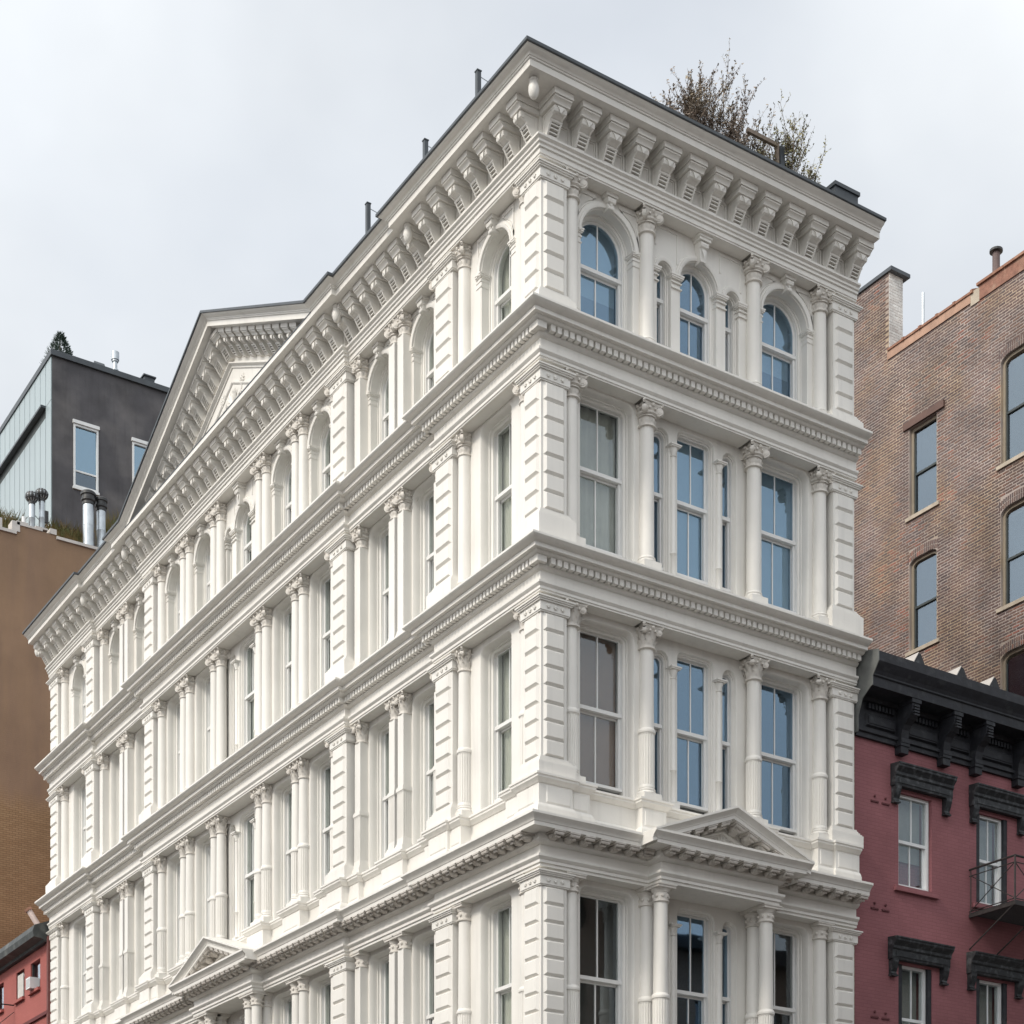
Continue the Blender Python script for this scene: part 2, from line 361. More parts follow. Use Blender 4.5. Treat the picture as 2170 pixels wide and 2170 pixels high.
# ================================================================== THE SETTING
def flat(name, x0, x1, y0, y1, z, m, t=.3):
    o = add(name, MB().box(x0, x1, y0, y1, z-t, z).mesh(name, m)); o['kind'] = 'structure'; return o
flat('ground', -600, 600, -600, 600, GZ-.20, ASPH)
flat('road', -13.5, -4.2, -600, 600, GZ-.13, ASPH, .06)
flat('pavement', -4.0, 60, -4.0, 120, GZ, PAVE)
flat('pavement', -4.0, 60, -40, -13.8, GZ, PAVE)
flat('pavement', -60, -13.8, -3.8, 120, GZ, PAVE)
flat('pavement', -60, -13.8, -60, -13.8, GZ, PAVE)

# ================================================================== WHITE BUILDING
LA, LB = 7.264, 25.644
WB = thing('corner_building', 'large white cast-iron corner building with columns, quoins and bracketed cornice', 'building', (0, 0, GZ))
QA = [(0, .57), (6.70, LA)]
QB = [(0, .57), (2.92, 3.56), (7.08, 7.71), (17.60, 18.20), (21.98, 22.58), (24.99, LB)]
RC = .10                                   # recess of the second and fourth bays
recB = [(3.52, 7.08), (18.20, 21.98)]
def offB(s):
    return -RC if any(a < s < b for a, b in recB) else 0.
ivA0 = [(0, LA, 0.)]
ivB0 = fill([(a, b, -RC) for a, b in recB], 0, LB, 0.)
PMAIN = plan(ivA0, ivB0)
PA = (2.29, 4.975, .36)                    # portico fronts at second-floor level
PB = (10.95, 14.25, .26)
PLOW = plan(fill([PA], 0, LA, 0.), fill([(3.52, 7.08, -RC), PB, (18.20, 21.98, -RC)], 0, LB, 0.))

def prof_dentil(T, zb):
    return [(-.55, T+.05), (0, T+.045), (.44, T), (.44, T-.035), (.425, T-.05), (.395, T-.075), (.345, T-.095), (.322, T-.10), (.31, T-.108), (.31, T-.17),
            (.238, T-.172), (.236, T-.187), (.218, T-.203), (.20, T-.215), (.05, T-.217), (.05, T-.325), (.078, T-.33), (.066, T-.352), (.03, T-.383), (0, T-.39),
            (0, T-.575), (.07, T-.58), (.07, T-.615), (.048, T-.64), (.03, T-.655), (.03, T-.70), (.012, T-.705), (.012, zb), (-.55, zb)]
def prof_mod(T, zb):
    return [(-.85, T+.05), (0, T+.04), (.46, T), (.46, T-.04), (.445, T-.052), (.405, T-.088), (.378, T-.118), (.375, T-.135), (.36, T-.147), (.36, T-.207),
            (.07, T-.209), (.07, T-.30), (.10, T-.305), (.098, T-.335), (.05, T-.378), (0, T-.385), (0, T-.55), (.09, T-.56), (.09, T-.60), (.055, T-.638),
            (.042, T-.645), (.042, T-.695), (.016, T-.70), (.016, zb), (-.85, zb)]
T5, T4, T3, T2, T1 = 21.95, 18.125, 14.215, 9.60, 4.9
SOF = {5: 20.80, 4: 17.395, 3: 13.48, 2: 8.85, 1: 4.15}
c4 = add('cornice', sweep(PMAIN, prof_dentil(T4, SOF[4])).mesh('cornice', WHITE, 35), WB)
c3 = add('cornice', sweep(PMAIN, prof_dentil(T3, SOF[3])).mesh('cornice', WHITE, 35), WB)
c2 = add('cornice', sweep(PLOW, prof_mod(T2, SOF[2])).mesh('cornice', WHITE, 35), WB)
c1 = add('cornice', sweep(PMAIN, prof_dentil(T1, SOF[1])).mesh('cornice', WHITE, 35), WB)
PT = [(-.55, T5-.17), (.62, T5-.182), (.62, T5-.285), (.58, T5-.29), (.03, T5-.292), (.03, T5-.33), (0, T5-.35), (0, T5-.86), (.13, T5-.87), (.13, T5-.905), (.085, T5-.93),
      (.085, T5-.97), (.055, T5-.985), (.055, T5-1.03), (.025, T5-1.04), (.025, T5-1.12), (.008, T5-1.125), (.008, SOF[5]), (-.55, SOF[5])]
c5 = add('top_cornice', sweep(PMAIN, PT).mesh('top_cornice', WHITE, 35), WB)
CROWN = [(-.35, -.02), (.765, -.052), (.755, -.062), (.735, -.085), (.69, -.105), (.665, -.125), (.66, -.14), (.642, -.146), (.64, -.166), (.615, -.182), (-.35, -.182)]
COPE = [(-.36, .05), (.80, .005), (.80, -.045), (.775, -.0505), (-.36, -.018)]
SP0, SPA, SP1, ZAP = 7.36, 12.60, 17.83, 24.47
run1 = plan([(0, LA, 0.)], [(0, 3.52, 0.), (3.52, 7.08, -RC), (7.08, SP0, 0.)])
run2 = [(0, SP1), (0, 18.20), (RC, 18.20), (RC, 21.98), (0, 21.98), (0, LB)]
for rn in (run1, run2):
    add('crown_moulding', sweep(rn, [(d, T5+z) for d, z in CROWN]).mesh('crown_moulding', WHITE, 35), c5)
    add('coping', sweep(rn, [(d, T5+z) for d, z in COPE]).mesh('coping', COPING), c5)
# thin flashing on the level cornice under the gable
add('flashing', sweep([(0, SP0+.01), (0, SP1-.01)], [(-.05, T5-.150), (.63, T5-.164), (.63, T5-.19), (.622, T5-.1815), (-.05, T5-.169)]).mesh('flashing', COPING), c5)

# ---- dentils
def runs(iv, face):
    """(face, s0, s1, d) runs of a list of intervals, moulding overhang at breaks not included"""
    return [(face, a, b, d) for a, b, d in iv]
dent = MB().box(-.044, .044, -.125, .0, 0, .108).mesh('dentil', WHITE)
left = MB(); cnt = 0
for T, par in ((T4, c4), (T3, c3)):
    z = T-.326
    add('dentil', MB().box(-.17, .02, -.17, .02, z, z+.108).mesh('dentil', WHITE), par); cnt += 1
    n = 55
    for i in range(1, n+1):
        add('dentil', dent, par, fm('A', .02+i*(LA-.10)/n, .05, z)); cnt += 1
    i = 0
    for s0, s1, d in ivB0:
        a = s0+(.04 if s0 == 0 else (-.06 if d == 0 else .22)); b = s1+(-.05 if s1 == LB else (.12 if d == 0 else -.16))
        n = round((b-a)/.1135)
        for k in range(n+1):
            s = a+(b-a)*k/n
            if s < .03: continue
            if s < 10.2 and cnt < 300: add('dentil', dent, par, fm('B', s, .05+d, z, (.78, 1, 1))); cnt += 1
            else: left.add(MB().box(-.034, .034, -.125, 0, 0, .108), fm('B', s, .05+d, z))
o = add('far_dentils', left.mesh('far_dentils', WHITE), WB); o['kind'] = 'stuff'

# ---- modillions of the second-floor cornice
def modillion():
    b = MB()
    b.box(-.105, .105, -.30, 0, -.028, 0)
    b.ext([(0, -.028), (-.27, -.028), (-.275, -.045), (-.23, -.06), (-.16, -.075), (-.10, -.105), (0, -.12)], -.055, .055)
    for s in (-1, 1):
        b.ball((s*.052, -.09, -.07), .055, 7, 4, .7, 1.3, .8)
    def roll(y, z, r_, wd):
        n = 8; b.rings([[(x, y+r_*math.cos(2*PI*k/n), z+r_*math.sin(2*PI*k/n)) for k in range(n)] for x in (-wd, wd)], True, True)
    roll(-.262, -.052, .030, .088); roll(-.215, -.092, .024, .05)
    return b
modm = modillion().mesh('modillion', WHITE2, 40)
def modrun(face, a, b, d, step, par=c2, z=T2-.209):
    n = max(1, round((b-a)/step))
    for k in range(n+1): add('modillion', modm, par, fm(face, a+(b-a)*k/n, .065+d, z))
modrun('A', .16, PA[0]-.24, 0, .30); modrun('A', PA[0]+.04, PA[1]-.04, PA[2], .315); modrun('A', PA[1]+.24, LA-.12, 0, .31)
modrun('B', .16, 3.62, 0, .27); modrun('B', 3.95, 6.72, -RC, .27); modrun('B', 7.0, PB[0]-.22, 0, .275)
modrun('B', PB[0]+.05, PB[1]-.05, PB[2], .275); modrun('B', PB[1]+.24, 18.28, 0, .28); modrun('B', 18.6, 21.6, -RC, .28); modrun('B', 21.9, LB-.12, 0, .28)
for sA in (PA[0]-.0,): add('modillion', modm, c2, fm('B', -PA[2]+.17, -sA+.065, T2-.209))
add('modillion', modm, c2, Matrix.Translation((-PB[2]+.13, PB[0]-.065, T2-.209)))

# ---- console brackets of the top cornice
def console():
    b = MB()
    b.box(-.195, .195, -.475, 0, -.10, 0)
    b.box(-.165, .165, -.445, 0, -.115, -.10)
    b.ext([(0, -.115), (-.458, -.115), (-.458, -.13), (-.44, -.137), (-.415, -.155), (-.395, -.18), (-.39, -.195), (0, -.195)], -.175, .175)
    prof = [(-.355, -.195), (-.358, -.235), (-.34, -.28), (-.295, -.32), (-.245, -.342), (-.218, -.352), (-.195, -.385), (-.16, -.44), (-.12, -.505), (-.085, -.56), (-.06, -.585)]
    b.ext([(0, -.195)]+prof[:6]+[(y+.035, z+.004) for y, z in prof[6:]]+[(0, -.585)], -.085, .085)
    for s in (-1, 1):
        x0, x1 = sorted((s*.084, s*.115))
        b.ext([(0, -.195)]+prof[:1]+[(y-.016, z-.006) for y, z in prof[1:6]]+[(y-.030, z-.012) for y, z in prof[6:]]+[(0, -.597)], x0, x1)
        x0, x1 = sorted((s*.111, s*.124))               # raised border on the cheek
        b.box(x0, x1, -.31, -.02, -.235, -.205); b.box(x0, x1, -.05, -.02, -.50, -.235)
    low = prof[6:]
    for k in range(5):
        t = (k+.55)/5*(len(low)-1); i = int(t); f = t-i
        y = low[i][0]*(1-f)+low[i+1][0]*f; z = low[i][1]*(1-f)+low[i+1][1]*f
        b.box(-.084, .084, y-.024, y+.045, z-.011, z+.009)
    n = 8                                                # scroll and tongue at the nose
    b.rings([[(x, -.320+.050*math.cos(2*PI*k/n), -.258+.055*math.sin(2*PI*k/n)) for k in range(n)] for x in (-.128, .128)], True, True)
    b.rings([[(x, -.215+.028*math.cos(2*PI*k/n), -.365+.026*math.sin(2*PI*k/n)) for k in range(n)] for x in (-.125, .125)], True, True)
    b.quad((-.08, -.362, -.198), (.08, -.362, -.198), (.062, -.395, -.245), (0, -.372, -.32), (-.062, -.395, -.245))
    b.quad((-.08, -.362, -.198), (-.062, -.395, -.245), (0, -.372, -.32), (-.03, -.325, -.285)); b.quad((.08, -.362, -.198), (.062, -.395, -.245), (0, -.372, -.32), (.03, -.325, -.285))
    return b
cons = console(); consm = cons.mesh('bracket', WHITE, 30)
fr = MB()
for ins, y0, y1 in ((0, 0, -.022), (.035, -.002, -.012)):
    a, b_ = .125-ins, .165-ins
    for (x0, x1, z0, z1) in ((-a, -a+.025, -b_, b_), (a-.025, a, -b_, b_), (-a+.025, a-.025, b_-.025, b_), (-a+.025, a-.025, -b_, -b_+.025)):
        fr.box(x0, x1, y1, .01, z0, z1)
frm = fr.mesh('frieze_panel', WHITE)
ZB = T5-.2925
def brackets(face, ss, d):
    for i, s in enumerate(ss):
        add('bracket', consm, c5, fm(face, s, d, ZB, (1, 1, 1) if face == 'A' else (.86, 1, 1)))
        if i+1 < len(ss):
            g = (s+ss[i+1])/2; k = (ss[i+1]-s)/.556
            if ss[i+1]-s < .7: add('frieze_panel', frm, c5, fm(face, g, d, T5-.66, (k*1.0, 1, 1)))
def lin(a, b, n): return [a+(b-a)*k/(n-1) for k in range(n)]
brackets('A', lin(.165, 7.07, 13), 0)
brackets('B', lin(.165, 3.36, 7), 0); brackets('B', lin(3.98, 6.78, 7), -RC)
brackets('B', lin(7.24, 18.04, 23), 0); brackets('B', lin(18.55, 21.68, 7), -RC); brackets('B', lin(22.14, 25.45, 7), 0)
ac = MB().lathe([(.10, 0), (.115, -.02), (.115, -.05), (.09, -.07), (.088, -.085), (.105, -.11), (.122, -.17), (.126, -.235), (.112, -.31), (.08, -.37), (.04, -.405), (.012, -.412)], 16).mesh('pendant', WHITE, 50)
for x, y in ((-.40, -.40), (-.36, 3.86), (-.36, 6.74), (-.36, 18.54), (-.36, 21.66), (-.36, LB-.06)):
    add('pendant', ac, c5, Matrix.Translation((x, y, T5-.289)) @ Matrix.Diagonal((.72, .72, .80, 1)))

# ---- gable pediment on the long side
def rake(pts, prof, face):
    b = MB()
    for k in range(len(pts)-1):
        (s0, z0), (s1, z1) = pts[k], pts[k+1]
        rs = []
        for s, z in ((s0, z0), (s1, z1)):
            rs.append([((-d, s, z+h) if face == 'B' else (s, -d, z+h)) for d, h in prof])
        b.rings(rs, True, True)
    return b
RK = [(SP0, T5), (SPA, ZAP), (SP1, T5)]
SL = (ZAP-T5)/(SPA-SP0); SR = (ZAP-T5)/(SP1-SPA)
ped = add('pediment', rake(RK, [(d+.003, h) for d, h in CROWN], 'B').mesh('pediment', WHITE, 25), WB)
add('coping', rake(RK, [(d+.003, h) for d, h in COPE], 'B').mesh('coping', COPING), ped)
RK2 = [(SP0+.03, T5+SL*.03), (SPA, ZAP), (SP1-.03, T5+SR*.03)]
add('raking_corona', rake(RK2, [(-.35, -.17), (.623, -.1825), (.623, -.29), (.58, -.295), (.02, -.297), (.02, -.36), (-.35, -.36)], 'B').mesh('raking_corona', WHITE, 25), ped)
tz = lambda s: (T5+SL*(s-SP0) if s < SPA else T5+SR*(SP1-s))
ty = MB(); 
i = [(-.0, s, z) for s, z in ((SP0+.05, T5-.2), (SP1-.05, T5-.2), (SPA, ZAP-.15))]
ty.rings([[(0, y, z) for _, y, z in i], [(.35, y, z) for _, y, z in i]], True, True)
add('tympanum', ty.mesh('tympanum', WHITE), ped)
RK3 = [(SP0+1.6, tz(SP0+1.6)), (SPA, ZAP), (SP1-1.6, tz(SP1-1.6))]
add('bed_moulding', rake(RK3, [(.001, -.93), (.10, -.935), (.10, -.96), (.06, -.985), (.03, -1.0), (.03, -1.04), (.001, -1.045)], 'B').mesh('bed_moulding', WHITE, 25), ped)
add('panel_frame', rake([(SPA-2.1, ZAP-SL*2.1), (SPA, ZAP), (SPA+2.1, ZAP-SR*2.1)], [(.001, -1.35), (.035, -1.355), (.035, -1.385), (.015, -1.41), (.001, -1.412)], 'B').mesh('panel_frame', WHITE), ped)
for sl, ss in ((SL, lin(SP0+1.15, SPA-.40, 10)), (-SR, lin(SPA+.40, SP1-1.15, 10))):
    sh = MB(); sh.v = [(x*.84, y, z*.86-x*.84*sl) for x, y, z in cons.v]; sh.f = list(cons.f); shm = sh.mesh('bracket', WHITE, 30)
    for s in ss: add('bracket', shm, ped, fm('B', s, 0, tz(s)-.296))
add('bracket', consm, ped, fm('B', SPA, 0, ZAP-.36, (1, 1, .9)))
def scroll(b, cx, cz, r_, turns, sgn, y=-.012, t=.018):
    pr = None
    for k in range(int(turns*10)+1):
        a = k/10*2*PI*sgn; rr = r_*(1-k/(turns*10)*.82)
        p = (cx+rr*math.cos(a), y, cz+rr*math.sin(a))
        if pr: b.tube(pr, p, t*(1-.5*k/(turns*10)), n=5)
        pr = p
    b.ball((pr[0], y, pr[2]), t*1.3, 6, 4)
def leaf(b, x, z, a, l_, wd, y=0., lift=.03):
    d = (math.cos(a), math.sin(a)); nrm = (-d[1], d[0])
    P = lambda t, o, h: (x+d[0]*l_*t+nrm[0]*wd*o, y-h, z+d[1]*l_*t+nrm[1]*wd*o)
    b.quad(P(0, 0, 0), P(.4, .5, lift*.3), P(1, 0, lift*.4), P(.45, 0, lift)); b.quad(P(0, 0, 0), P(.45, 0, lift), P(1, 0, lift*.4), P(.4, -.5, lift*.3))
for s in (-1, 1):
    for k, (cx, cz, r_) in enumerate(((.42, -1.95, .20), (.95, -2.15, .17), (.52, -1.55, .10), (1.35, -2.28, .12), (.20, -2.25, .14))):
        rel = MB(); scroll(rel, s*cx, cz, r_, 1.6, s, t=.024)
        for a in range(5): leaf(rel, s*cx, cz, a*1.26+k, r_*1.5, .08, lift=.04)
        add('scroll_relief', rel.mesh('scroll_relief', WHITE, 40), ped, fm('B', SPA, 0, ZAP))
rel = MB()
for a in range(7): leaf(rel, 0, -1.9, R(90+(a-3)*24), .40, .10, lift=.05)
rel.ball((0, -.02, -1.92), .07)
add('leaf_relief', rel.mesh('leaf_relief', WHITE, 40), ped, fm('B', SPA, 0, ZAP))
# roof deck and solid core behind the facades
add('roof', MB().box(.35, LA-.01, .35, LB-.01, T5-.45, T5-.33).mesh('roof', ROOF), WB)
add('gable_roof', MB().rings([[(x, SP0+.3, T5-.3), (x, SPA, ZAP-.25), (x, SP1-.3, T5-.3)] for x in (.36, 4.5)], True, True).mesh('gable_roof', ROOF), WB)
core = MB()
core.box(1.7, LA-.02, 1.7, LB-.02, GZ, T5-.46)
add('interior_wall', core.mesh('interior_wall', DARKIN), WB)
fl = MB()
for z in (SOF[5]+.3, T4-.35, T3-.35, T2-.35, T1-.35):
    fl.box(.56, LA-.03, .56, LB-.03, z-.1, z)
add('floor_slabs', fl.mesh('floor_slabs', DARKIN), WB)
add('party_wall', MB().box(LA-.02, LA-.005, .3, LB, GZ, T5-.34).box(.3, LA-.03, LB-.018, LB-.005, GZ, T5-.34).mesh('party_wall', REDP), WB)

# ---- columns and pilasters
def mk_capital(kind):
    b = MB()
    if kind == 'doric':
        b.lathe([(.138, 0), (.155, .01), (.155, .03), (.138, .04), (.138, .17), (.15, .175), (.15, .19), (.175, .22), (.18, .235)], 20)
        b.box(-.195, .195, -.195, .195, .236, .275); b.box(-.21, .21, -.21, .21, .2755, .30)
        for k in range(8):
            a = k*PI/4+PI/8; c = (.138*math.cos(a), .138*math.sin(a), .105)
            b.ball(c, .032, 7, 4)
        return b
    b.lathe([(.128, 0), (.15, .008), (.15, .03), (.128, .038), (.125, .10), (.13, .2), (.15, .28), (.175, .33)], 20)
    def leafring(n, z0, h, r0, out_, wd, a0=0):
        for k in range(n):
            a = a0+2*PI*k/n; ca, sa = math.cos(a), math.sin(a)
            pts = [(r0+.004, z0, wd*.42), (r0+.012, z0+h*.45, wd*.5), (r0+.03, z0+h*.78, wd*.44), (r0+out_, z0+h, wd*.3), (r0+out_+.012, z0+h*.93, wd*.18), (r0+out_, z0+h*.84, wd*.08)]
            rs = []
            for rr, z, hw in pts:
                rs.append([(rr*ca-sa*hw*t-ca*abs(t)*.012, rr*sa+ca*hw*t-sa*abs(t)*.012, z) for t in (-1, -.5, 0, .5, 1)])
            b.rings(rs, False)
    if kind == 'corinthian':
        leafring(8, .035, .12, .125, .045, .085); leafring(8, .09, .16, .13, .06, .085, PI/8)
        vr, vz, vc = .05, .285, .205
    else:
        leafring(10, .035, .10, .125, .03, .07)
        b.lathe([(.135, .165), (.155, .17), (.155, .185), (.14, .19), (.148, .20), (.178, .215), (.182, .235), (.165, .25)], 20)
        vr, vz, vc = .072, .262, .20
    for k in range(4):
        a = PI/4+k*PI/2; M = Matrix.Rotation(a, 4, 'Z') @ Matrix.Translation((vc, 0, vz))
        v = MB(); n = 12
        for hw, rr in ((.030, vr), (.040, vr*.62), (.048, vr*.28)):
            v.rings([[(rr*math.cos(2*PI*j/n), y, rr*math.sin(2*PI*j/n)) for j in range(n)] for y in (-hw, hw)], True, True)
        v.ext([(-.028, 0), (.028, 0), (.028, 0), (-.028, 0)], 0, 0) if False else None
        v.tube((-.03, 0, .05), (-.12, 0, .065), .03, .02, 6)
        b.add(v, M)
        M2 = Matrix.Rotation(k*PI/2, 4, 'Z'); v2 = MB().ball((.172, 0, .352), .034, 7, 4); v2.ball((.165, .055, .30), .022, 6, 4); v2.ball((.165, -.055, .30), .022, 6, 4); b.add(v2, M2)
    # abacus with hollowed sides
    ring = []
    for k in range(4):
        a = k*PI/2
        for x, y in ((.175, -.205), (.158, -.12), (.15, 0), (.158, .12), (.175, .205)):
            ring.append((x*math.cos(a)-y*math.sin(a), x*math.sin(a)+y*math.cos(a)))
    b.rings([[(x*q, y*q, z) for x, y in ring] for q, z in ((.94, .335), (.98, .352), (1, .362), (1.03, .366), (1.03, .40))], True, True)
    return b
CAPM = {k: mk_capital(k).mesh('capital', WHITE3, 40) for k in ('doric', 'corinthian', 'composite')}
CAPH = {'doric': .30, 'corinthian': .40, 'composite': .40}
RS = .135
def mk_shaft(h, flute, ring_z):
    b = MB()
    if not flute:
        return b.lathe([(RS, 0), (RS*.995, h*.35), (RS*.93, h)], 24)
    b.lathe([(RS*.985, ring_z+.05), (RS*.975, ring_z+.3), (RS*.90, h)], 24)
    b.lathe([(RS*1.02, ring_z-.05), (RS*1.16, ring_z-.035), (RS*1.22, ring_z), (RS*1.16, ring_z+.02), (RS*1.02, ring_z+.05)], 24)
    n = 18; rr = []
    for k in range(n):
        for t, q in ((-.32, 1), (-.22, 1), (-.1, .93), (.1, .90), (.22, .93), (.32, 1)):
            a = 2*PI*(k+t*1.0+.5)/n; rr.append((RS*1.06*q*math.cos(a), RS*1.06*q*math.sin(a)))
    b.rings([[(x, y, z) for x, y in rr] for z in (.06, ring_z-.06)], True, False)
    b.lathe([(RS*1.08, 0), (RS*1.08, .05), (RS*1.02, .062)], 24); b.lathe([(RS*1.02, ring_z-.064), (RS*1.07, ring_z-.055), (RS*1.05, ring_z-.048)], 24)
    return b
def mk_sqshaft(h, flute, ring_z):
    b = MB(); a = .125
    if not flute: return b.box(-a, a, -a, a+.1, 0, h)
    b.box(-a*.96, a*.96, -a*.96, a+.1, ring_z, h)
    b.box(-a*1.18, a*1.18, -a*1.18, a+.11, ring_z-.04, ring_z+.03); b.box(-a*1.08, a*1.08, -a*1.08, a+.105, ring_z-.06, ring_z+.05)
    b.box(-a*.97, a*.97, -a*.97, a+.1, .03, ring_z-.061); b.box(-a*1.06, a*1.06, -a*1.06, a+.104, 0, .06)
    for f in range(2):                           # raised fillets between sunk flutes
        for k in range(6):
            x = (-1+2*k/5)*a*.94
            if f == 0: b.box(x-.011, x+.011, -a*1.05, -a*.96, .06, ring_z-.06)
            else: b.box(a*.96, a*1.05, x-.011, x+.011, .06, ring_z-.06).box(-a*1.05, -a*.96, x-.011, x+.011, .06, ring_z-.06)
    return b
def mk_base(h, sq):
    b = MB(); p = h-.115
    if sq:
        b.box(-.165, .165, -.165, .2, p, p+.035); b.box(-.15, .15, -.15, .2, p+.035, p+.07); b.box(-.138, .138, -.138, .2, p+.07, h)
    else:
        b.lathe([(.165, p), (.18, p+.012), (.18, p+.03), (.165, p+.04), (.152, p+.05), (.15, p+.065), (.16, p+.075), (.16, p+.09), (.145, p+.10), (.138, h)], 24)
    b.box(-.19, .19, -.19, .2, 0, p); return b
# per floor: foot of the base, height of base, soffit, capital, fluted, ring height
FL = {5: dict(foot=18.13, base=.44, cap='composite', flute=False, ring=0), 4: dict(foot=14.22, base=.50, cap='composite', flute=False, ring=0),
      3: dict(foot=10.37, base=.27, cap='corinthian', flute=True, ring=11.645), 2: dict(foot=5.35, base=.32, cap='doric', flute=True, ring=6.91)}
SHM, BSM = {}, {}
for f_, q in FL.items():
    h = SOF[f_]-CAPH[q['cap']]-q['foot']-q['base']; rz = q['ring']-q['foot']-q['base'] if q['flute'] else 0
    SHM[f_, 0] = mk_shaft(h, q['flute'], rz).mesh('column', WHITE, 35); SHM[f_, 1] = mk_sqshaft(h, q['flute'], rz).mesh('pilaster', WHITE)
    BSM[f_, 0] = mk_base(q['base'], 0).mesh('base', WHITE, 35); BSM[f_, 1] = mk_base(q['base'], 1).mesh('base', WHITE)
def column(face, s, d, f_, sq=0, k=1.):
    q = FL[f_]
    o = add('pilaster' if sq else 'column', SHM[f_, sq], WB, fm(face, s, d, q['foot']+q['base'], (k, k, 1)))
    add('base', BSM[f_, sq], o, fm(face, s, d, q['foot'], (k, k, 1)))
    kc = 1.12 if face == 'A' and q['cap'] != 'doric' else k
    add('capital', CAPM[q['cap']], o, fm(face, s, d, SOF[f_]-CAPH[q['cap']]-.002, (kc, kc, 1)))
    return o
colA = [.755, 2.395, 4.868, 6.505]
colB1 = [.70, 2.755, 7.84, 17.37, 22.71, 24.80]         # single round columns
colB2 = [3.69, 6.85, 18.33, 21.74]                      # single pilasters
pairB1 = [(9.33, 9.68), (11.18, 11.53), (13.70, 14.06), (15.56, 15.92)]
pairB2 = [(5.085, 5.435), (19.86, 20.22)]
for f_ in (5, 4, 3, 2):
    for s in colA: column('A', s, -.20, f_)
    for s in colB1: column('B', s, -.20, f_, 0, .95)
    for s in colB2: column('B', s, -.28, f_, 1, .95)
    for p in pairB1:
        for s in p: column('B', s, -.20, f_, 0, .93)
    for p in pairB2:
        for s in p: column('B', s, -.28, f_, 1, .93)
for s in (2.42, 4.845): column('A', s, .17, 2)
for s in (11.13, 11.50, 13.70, 14.07): column('B', s, .08, 2, 0, .93)

# ---- rusticated piers
blkm = {}
def block_mesh(wd):
    if wd not in blkm: blkm[wd] = MB().frust(-wd/2, wd/2, 0, 1, 0, -.046, .045, .135).mesh('quoin_block', WHITE)
    return blkm[wd]
ros = MB().ball((0, 0, 0), .034, 8, 4, 1, .8, 1)
for k in range(6): ros.ball((.026*math.cos(k*PI/3), -.012, .026*math.sin(k*PI/3)), .014, 5, 3)
rosm = ros.mesh('rosette', WHITE, 50)
PZ = {5: (18.13, 18.62, 20.455, 6), 4: (14.22, 14.898, 17.055, 7), 3: (10.37, 10.731, 13.16, 8), 2: (5.35, 5.83, 8.545, 9)}
def pier(face, s0, s1, f_, d=0., corner=False):
    zf, zb, zt, n = PZ[f_]; zs = SOF[f_]+.003
    b = MB(); wd = s1-s0; e = .045
    xs = (-wd/2, wd/2); y1 = .42
    def wrap(o_, z0, z1):        # a band round the pier standing o_ proud of the core
        x0, x1 = xs[0]-o_, xs[1]+o_
        if corner: b.box(x0+(e if 0 else 0)+e, x1-e*0-.0, e-o_, wd+o_, z0, z1)
        else: b.box(x0, x1, e-o_, y1, z0, z1)
    if corner: b.box(xs[0]+e, xs[1], e, wd, zf, zs)
    else: b.box(xs[0]+.012, xs[1]-.012, e, y1, zf, zs)
    crown = zt+.17
    for o_, z0, z1 in ((.030, zt, zt+.022), (.045, zt+.022, crown), (.075, crown, crown+.025), (.095, crown+.025, crown+.05), (.115, crown+.05, crown+.075),
                       (.030, zb-.035, zb), (.05, zb-.07, zb-.035), (.075, zb-.105, zb-.07), (.10, zb-.13, zb-.105), (.12, zf+.002, zb-.13)):
        if z1 > z0: wrap(o_-.0, z0, z1)
    M = fm(face, (s0+s1)/2, d, 0)
    o = add('quoin_pier', b.mesh('quoin_pier', WHITE), WB, M)
    h = (zt-zb)/n
    faces = [face] if not corner else ['A', 'B']
    for fc in faces:
        cx = (s0+s1)/2; bw = round(wd-.10, 2)
        if corner: cx += .02; bw = round(wd-.14, 2)
        for k in range(n): add('quoin_block', block_mesh(bw), o, fm(fc, cx, d-e, zb+k*h, (1, 1, h)))
        for k in (-1, 0, 1): add('rosette', rosm, o, fm(fc, cx+k*wd*.25, d+.002, zt+.095))
    return o
for f_ in (5, 4, 3, 2):
    pier('A', 0, .57, f_, 0, True)
    pier('A', 6.70, LA, f_)
    for s0, s1 in QB[1:]: pier('B', s0, s1, f_)
add('ground_floor_wall', MB().box(.05, LA-.05, .05, .5, GZ, SOF[1]).box(.05, .5, .5, LB-.05, GZ, SOF[1]).mesh('ground_floor_wall', WHITE), WB)
add('dado_wall', sweep(PMAIN, [(-.12, T1), (-.12, 5.35), (-.55, 5.35), (-.55, T1)]).mesh('dado_wall', WHITE), WB)

# ---- pedestal course under the third floor
brA = [(0, .60, .085), (.60, 1.0, .03), (2.13, 2.66, .03), (4.60, 5.13, .03), (6.26, 6.66, .03), (6.66, LA, .085)]
def bb(a, b, d): return (a, b, d)
brB = [(0, .60, .085), (.60, 1.03, .03), (2.52, 2.90, .03), (2.90, 3.58, .085), (3.58, 4.0, -.07), (4.83, 5.68, -.07), (6.62, 7.06, -.07), (7.06, 7.73, .085), (7.73, 8.17, .03),
       (9.08, 9.93, .03), (10.93, 11.78, .03), (13.46, 14.30, .03), (15.32, 16.16, .03), (17.13, 17.58, .03), (17.58, 18.22, .085), (18.22, 18.64, -.07), (19.62, 20.46, -.07), (21.5, 21.96, -.07),
       (21.96, 22.60, .085), (22.60, 23.03, .03), (24.57, 24.97, .03), (24.97, LB, .085)]
pathP = plan(fill(brA, 0, LA, -.16), fill(brB, 0, LB, -.18))
Zp = 10.375
